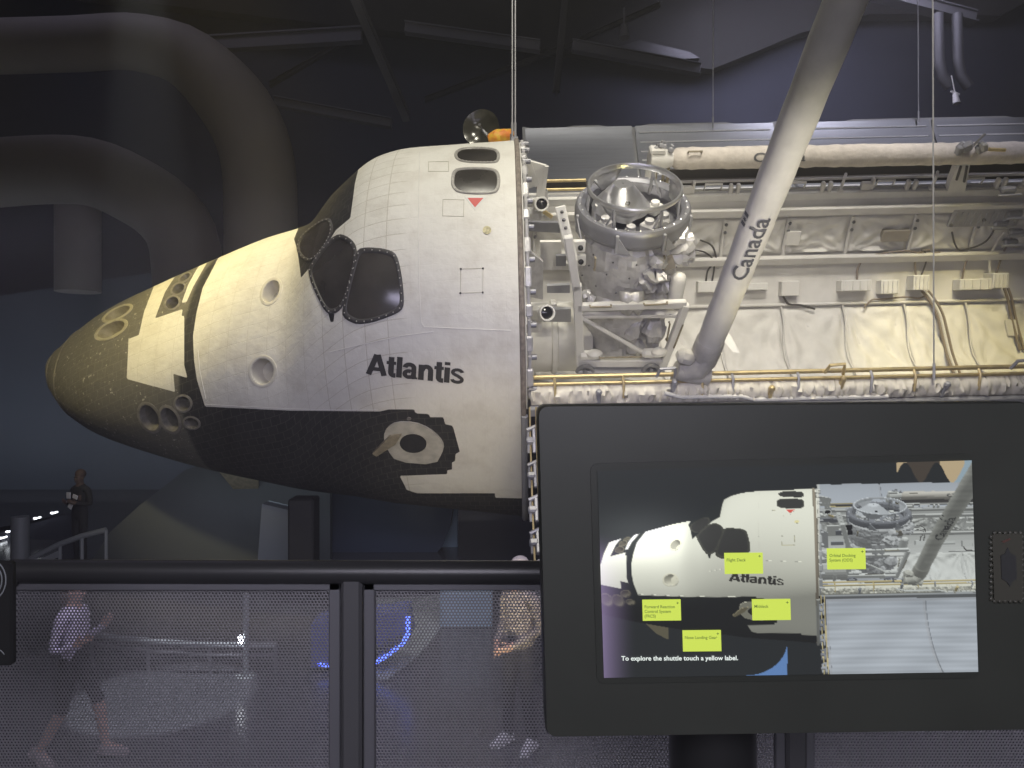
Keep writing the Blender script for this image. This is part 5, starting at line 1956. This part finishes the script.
sb = MB()
sb.prism([kpt(x, y, -.0035) for x, y in rrect([(991, 534), (1021, 533), (1022, 600), (993, 601)], 2, 3)], (0, .0035, 0))
badge_o = recalc(kpart(sb, 'wall_badge', 'badge_olive', smooth=0))
badge_o['label'] = 'faint olive scalloped badge'
sb = MB()
for i in range(12):
    for x in (990.5, 1022):
        sb.sphere(kpt(x, 537 + i * 5.6, -.0025), (.0035, .0015, .0035), 8)
for i in range(6):
    for y in (533, 601):
        sb.sphere(kpt(994 + i * 5.2, y, -.0025), (.0035, .0015, .0035), 8)
kpart(sb, 'badge_edge', 'badge_olive', badge_o)
sb = MB(); sb.prism([kpt(x, y, -.005) for x, y in ((999, 555), (1003, 553), (1006, 547), (1009, 553), (1014, 555), (1015, 578), (1010, 581), (1008, 586), (1005, 581), (1000, 578))], (0, .004, 0))
recalc(kpart(sb, 'badge_shape', 'badge_dark', badge_o, 0))
sb = MB(); sb.prism([kpt(x, y, -.0048) for x, y in ((1000, 541), (1008, 537.5), (1009, 539), (1002, 542.5))], (0, .003, 0))
recalc(kpart(sb, 'badge_mark', 'badge_red', badge_o, 0))
pm = MB()
p0 = kpt(739, 726, .06)
pm.tube([(0, .12, 0), (0, .12, p0.z + .05)], .078, 32)
pm.lathe([(.2, 0), (.2, .012), (.19, .018), (.08, .022)], 40, (0, .12, 0))
kpart(pm, 'pole', 'pole_black')
pm = MB(); pm.lathe([(.078, 0), (.084, .002), (.084, .012), (.078, .014)], 40, (0, .12, kpt(739, 752).z)); kpart(pm, 'collar', 'rail_black')

# the picture on the screen: the shuttle as the room's geometry gives it, drawn on the screen's own grid
print('screen')
bpy.context.view_layer.update()
dg = bpy.context.evaluated_depsgraph_get()
AV, AF, AC = [], [], []
k = 0
MIn = np.array(MI)
for (o, colr) in RC:
    e = o.evaluated_get(dg); me = e.data
    mw_ = MI @ o.matrix_world
    nv = len(me.vertices)
    co_ = np.empty(nv * 3); me.vertices.foreach_get('co', co_)
    co_ = co_.reshape(-1, 3); A = np.array(mw_)
    co_ = co_ @ A[:3, :3].T + A[:3, 3]
    AV.extend(map(tuple, co_))
    fs = [tuple(i + k for i in p.vertices) for p in me.polygons]
    AF.extend(fs); AC.extend([colr] * len(fs))
    k += nv
bv = BVHTree.FromPolygons(AV, AF)
SX, SY = 440, 250
quad = [Vector((*p, 0)) for p in SCR]


def scr(u, v):
    a = quad[0].lerp(quad[1], u); b = quad[3].lerp(quad[2], u)
    p = a.lerp(b, v)
    return p.x, p.y


ky = [455, 489, 511, 541, 579, 589, 634, 690]; kv = [45, 142, 203, 285, 371, 395, 498, 626]
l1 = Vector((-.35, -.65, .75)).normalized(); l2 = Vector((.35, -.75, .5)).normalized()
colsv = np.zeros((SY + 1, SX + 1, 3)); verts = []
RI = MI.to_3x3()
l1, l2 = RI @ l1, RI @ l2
hits = {}
hk, hp, hn = [], [], []
for j in range(SY + 1):
    for i in range(SX + 1):
        sx, sy = scr(i / SX, j / SY)
        d = lray(513 + (sx - 810) / .56, float(np.interp(sy, ky, kv)))
        r_ = bv.ray_cast(C_L, d)
        hits[(j, i)] = r_
        if r_[0] is not None and AC[r_[2]] == 'hull':
            n_ = r_[1] if r_[1].dot(d) < 0 else -r_[1]
            hk.append((j, i)); hp.append(tuple(r_[0])); hn.append(tuple(n_))
ms_ = masks_for(np.array(hp), np.array(hn))[0]
hullcol = {k_: (np.array([.62, .61, .57]) * min(1, max(0, .5 - v_)) + np.array([.014, .017, .018]) * (1 - min(1, max(0, .5 - v_)))) for k_, v_ in zip(hk, ms_)}
for j in range(SY + 1):
    for i in range(SX + 1):
        sx, sy = scr(i / SX, j / SY)
        verts.append(kpt(sx, sy, -.006))
        tx = 513 + (sx - 810) / .56; ty = float(np.interp(sy, ky, kv))
        d = lray(tx, ty)
        p, n_, fi, t = hits[(j, i)]
        if p is None:
            c_ = np.array([.012, .015, .016])
            if sx > 895 and sy < 487:                # warm ceiling corner of the picture
                if sx < 962 and sy < 472 + 10 * math.sin(sx * .2): c_ = np.array([.42, .33, .2]) if (sx < 905 or sx > 938) else np.array([.05, .04, .03])
                elif sx > 948: c_ = np.array([.25, .33, .38])
            if sy > 640 and 745 < sx < 786 and (sx - 745) ** 2 / 41 ** 2 + (sy - 640) ** 2 / 34 ** 2 > 1: c_ = np.array([.10, .20, .42])
        else:
            if n_.dot(d) > 0: n_ = -n_
            cc_ = AC[fi]
            if cc_ == 'hull':
                base_c = hullcol[(j, i)]
            else: base_c = np.array(cc_)
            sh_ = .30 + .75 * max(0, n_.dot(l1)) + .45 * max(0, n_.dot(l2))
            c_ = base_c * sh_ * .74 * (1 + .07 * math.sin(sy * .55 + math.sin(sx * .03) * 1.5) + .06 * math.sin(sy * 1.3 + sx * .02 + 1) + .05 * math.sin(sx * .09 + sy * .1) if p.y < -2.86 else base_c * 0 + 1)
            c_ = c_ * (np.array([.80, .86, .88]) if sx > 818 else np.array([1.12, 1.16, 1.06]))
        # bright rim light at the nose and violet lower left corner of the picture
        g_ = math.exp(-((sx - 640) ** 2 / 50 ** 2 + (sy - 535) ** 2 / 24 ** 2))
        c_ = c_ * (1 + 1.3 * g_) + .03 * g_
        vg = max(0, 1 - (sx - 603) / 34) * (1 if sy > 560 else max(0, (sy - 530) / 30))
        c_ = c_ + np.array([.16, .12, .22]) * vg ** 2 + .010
        colsv[j, i] = c_
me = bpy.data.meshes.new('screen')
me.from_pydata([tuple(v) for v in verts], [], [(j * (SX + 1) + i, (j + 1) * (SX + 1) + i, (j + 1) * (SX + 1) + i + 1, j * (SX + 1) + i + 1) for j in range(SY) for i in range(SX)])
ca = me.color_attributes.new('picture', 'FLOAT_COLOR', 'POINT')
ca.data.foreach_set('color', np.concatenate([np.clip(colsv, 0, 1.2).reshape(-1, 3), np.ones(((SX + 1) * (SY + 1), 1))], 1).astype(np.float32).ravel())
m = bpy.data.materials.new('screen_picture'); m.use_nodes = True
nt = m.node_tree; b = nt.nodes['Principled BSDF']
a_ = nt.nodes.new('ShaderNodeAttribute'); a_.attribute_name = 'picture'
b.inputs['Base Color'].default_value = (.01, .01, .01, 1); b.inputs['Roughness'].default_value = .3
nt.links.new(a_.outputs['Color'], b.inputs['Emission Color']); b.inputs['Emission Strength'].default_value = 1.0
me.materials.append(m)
scr_o = bpy.data.objects.new('screen', me); COL.objects.link(scr_o); scr_o.parent = kiosk
scr_o['label'] = 'lit screen with a picture of the shuttle'


def emis(name, col, st=1.0):
    m = bpy.data.materials.new(name); m.use_nodes = True
    b = m.node_tree.nodes['Principled BSDF']
    b.inputs['Base Color'].default_value = (.01, .01, .01, 1)
    b.inputs['Emission Color'].default_value = (*col, 1); b.inputs['Emission Strength'].default_value = st
    MATS[name] = m
emis('screen_yellow', (.60, .74, .09), 1.0)
emis('screen_olive', (.10, .16, .03), 1.0)
emis('screen_white', (.85, .92, .88), 1.0)
emis('screen_black', (.02, .022, .022), 1.0)


def screen_text(s, x, y, h, mtl, name, bold=0.0, width=None):
    vs, fs = text_mesh(s, 1.0, bold)
    x0 = min(v[0] for v in vs); w = max(v[0] for v in vs) - x0
    k_ = h / .73; kx = (width / w) if width else k_ * .9
    m_ = MB()
    P = [kpt(x + (vx - x0) * kx, y - vy * k_ - (vx - x0) * kx * .004, -.0088) for vx, vy in vs]
    ff = []
    for f in fs:
        a, b, c = P[f[0]], P[f[1]], P[f[2]]
        ff.append(f if (b - a).cross(c - a).y < 0 else tuple(reversed(f)))
    m_.add(P, ff)
    return m_.build(name, mtl, scr_o, smooth=0)


for (x, y, lines) in ((723, 552, ['Flight Deck']), (825, 547.5, ['Orbital Docking', 'System (ODS)']), (641.5, 598.5, ['Forward Reaction', 'Control System', '(FRCS)']), (750.5, 598, ['Middeck']), (681.5, 629, ['Nose Landing Gear'])):
    m_ = MB(); m_.prism([kpt(px_, py_, -.0083) for px_, py_ in ((x, y), (x + 38, y - .4), (x + 38.6, y + 20.4), (x + .6, y + 20.8))], (0, .0018, 0))
    recalc(m_.build('yellow_label', 'screen_yellow', scr_o, smooth=0))
    for i, ln in enumerate(lines):
        wd = {'Flight Deck': 19, 'Orbital Docking': 26, 'System (ODS)': 23, 'Forward Reaction': 30, 'Control System': 26, '(FRCS)': 11, 'Middeck': 14, 'Nose Landing Gear': 32}[ln]
        screen_text(ln, x + 2.2, y + 8.2 + i * 4.6, 3.1, 'screen_olive', 'label_text', .012, wd)
    screen_text('+', x + 33.6, y + 4.6, 3.4, 'screen_olive', 'plus_mark', .02, 2.6)
screen_text('To explore the shuttle touch a yellow label.', 620.5, 658.6, 4.6, 'screen_white', 'instruction_text', .02, 116)

# ------------------------------------------------------------------ light
print('light')


def spot(name, loc, tgt, power, col, angle, blend=.6, size=.3):
    l_ = bpy.data.lights.new(name, 'SPOT'); l_.energy = power; l_.color = col; l_.spot_size = R(angle); l_.spot_blend = blend; l_.shadow_soft_size = size
    o = bpy.data.objects.new(name, l_); COL.objects.link(o); o.location = loc
    o.rotation_euler = (Vector(tgt) - Vector(loc)).to_track_quat('-Z', 'Y').to_euler()
    return o


def area(name, loc, tgt, power, col, sx, sy=None):
    l_ = bpy.data.lights.new(name, 'AREA'); l_.energy = power; l_.color = col; l_.shape = 'RECTANGLE'; l_.size = sx; l_.size_y = sy or sx
    o = bpy.data.objects.new(name, l_); COL.objects.link(o); o.location = loc
    o.rotation_euler = (Vector(tgt) - Vector(loc)).to_track_quat('-Z', 'Y').to_euler()
    return o


spot('key_cabin', (-1.5, 7.0, 20), (-1.2, 12, 6.5), 4600, (1, .95, .80), 36, .7, .5)
spot('front_wash', (1.5, 2.5, 18), (1.6, 13, 6.2), 3600, (1, .96, .86), 56, .6, .6)
spot('front_low', (3.0, .5, 10.5), (3.1, 9.2, 6.0), 2600, (1, .93, .76), 44, .8, .5)
spot('cabin_fill', (-1.5, .5, 10), (-2, 13, 6.0), 500, (1, .94, .80), 50, .8, .6)
spot('key_nose', (-6.5, 11.5, 18), (-4.6, 13.2, 6.2), 7200, (1, .80, .29), 26, .8, .4)
spot('low_nose', (-9, 3, 12), (-6.5, 13, 5.0), 5200, (1, .86, .46), 26, .8, .4)
spot('belly_warm', (-.2, 4.5, .6), (-.6, 12.6, 2.6), 700, (1, .86, .55), 34, .9, .3)
spot('key_bay', (5.0, 5.0, 17), (4.2, 14, 5.5), 5000, (1, .93, .82), 42, .7, .5)
spot('bay_warm', (8.5, 8.0, 12), (8.6, 14.6, 4.3), 3200, (1, .85, .38), 26, .7, .3)
spot('arm_fill', (4.6, 3.2, .8), (3.0, 8.8, 5.6), 1700, (1, .93, .74), 34, .8, .4)  # unseen low spot added to brighten the arm's underside
spot('arm_warm', (6.0, 4.2, 1.2), (3.0, 9.7, 4.75), 700, (1, .86, .35), 9, .9, .2)
spot('sill_warm', (1.5, 7.5, 10), (3.2, 12.0, 4.2), 500, (1, .88, .5), 30, .8, .3)
spot('bay_purple', (9.5, 13, 16), (3.5, 14, 6), 800, (.90, .87, 1), 40, .8, .5)
spot('door_wash', (9.5, 8.5, 15.5), (8.2, 17, 8.6), 2600, (.86, .84, 1), 44, .8, .5)
area('wall_purple', (9, 22, 15), (11, 27, 11), 400, (.78, .76, 1), 8, 2)
area('duct_purple', (-11, 17, 21.5), (-11, 19.5, 13), 140, (.78, .72, 1), 8, 3)
area('wall_low_left', (-13, 21.5, 1.6), (-13, 26, 4.6), 125, (.86, .92, 1), 14, 1.5)
area('under_nose', (-3, 14.0, 1.7), (-3, 16.5, .9), 14, (.8, .9, 1), 7, .6)
area('visitors', (0, -2.6, 4.9), (0, 2.2, 2.8), 150, (.88, .85, 1), 3, 2)
spot('floor_pool', (-3.2, 6.5, 9), (-3.9, 8.6, 0), 5000, (.9, .95, 1), 13, .25, .05)
area('lower_hall', (0, 5.0, 4.6), (0, 8.5, 0), 230, (.78, .74, 1), 8, 1)
area('ambient_ceiling', (0, 12, 21.8), (0, 12, 0), 85, (.92, .9, 1), 30, 20)
area('ambient_front', (0, -3.6, 9), (0, 12, 6), 60, (1, .96, .86), 24, 8)
# thin haze in the hall's air
w = bpy.data.worlds.new('world'); SC.world = w; w.use_nodes = True
nt = w.node_tree
nt.nodes['Background'].inputs['Color'].default_value = (.75, .75, .9, 1)
nt.nodes['Background'].inputs['Strength'].default_value = .0
vs_ = nt.nodes.new('ShaderNodeVolumeScatter'); vs_.inputs['Density'].default_value = .0048; vs_.inputs['Anisotropy'].default_value = .2
nt.links.new(vs_.outputs[0], nt.nodes['World Output'].inputs['Volume'])
print('done')
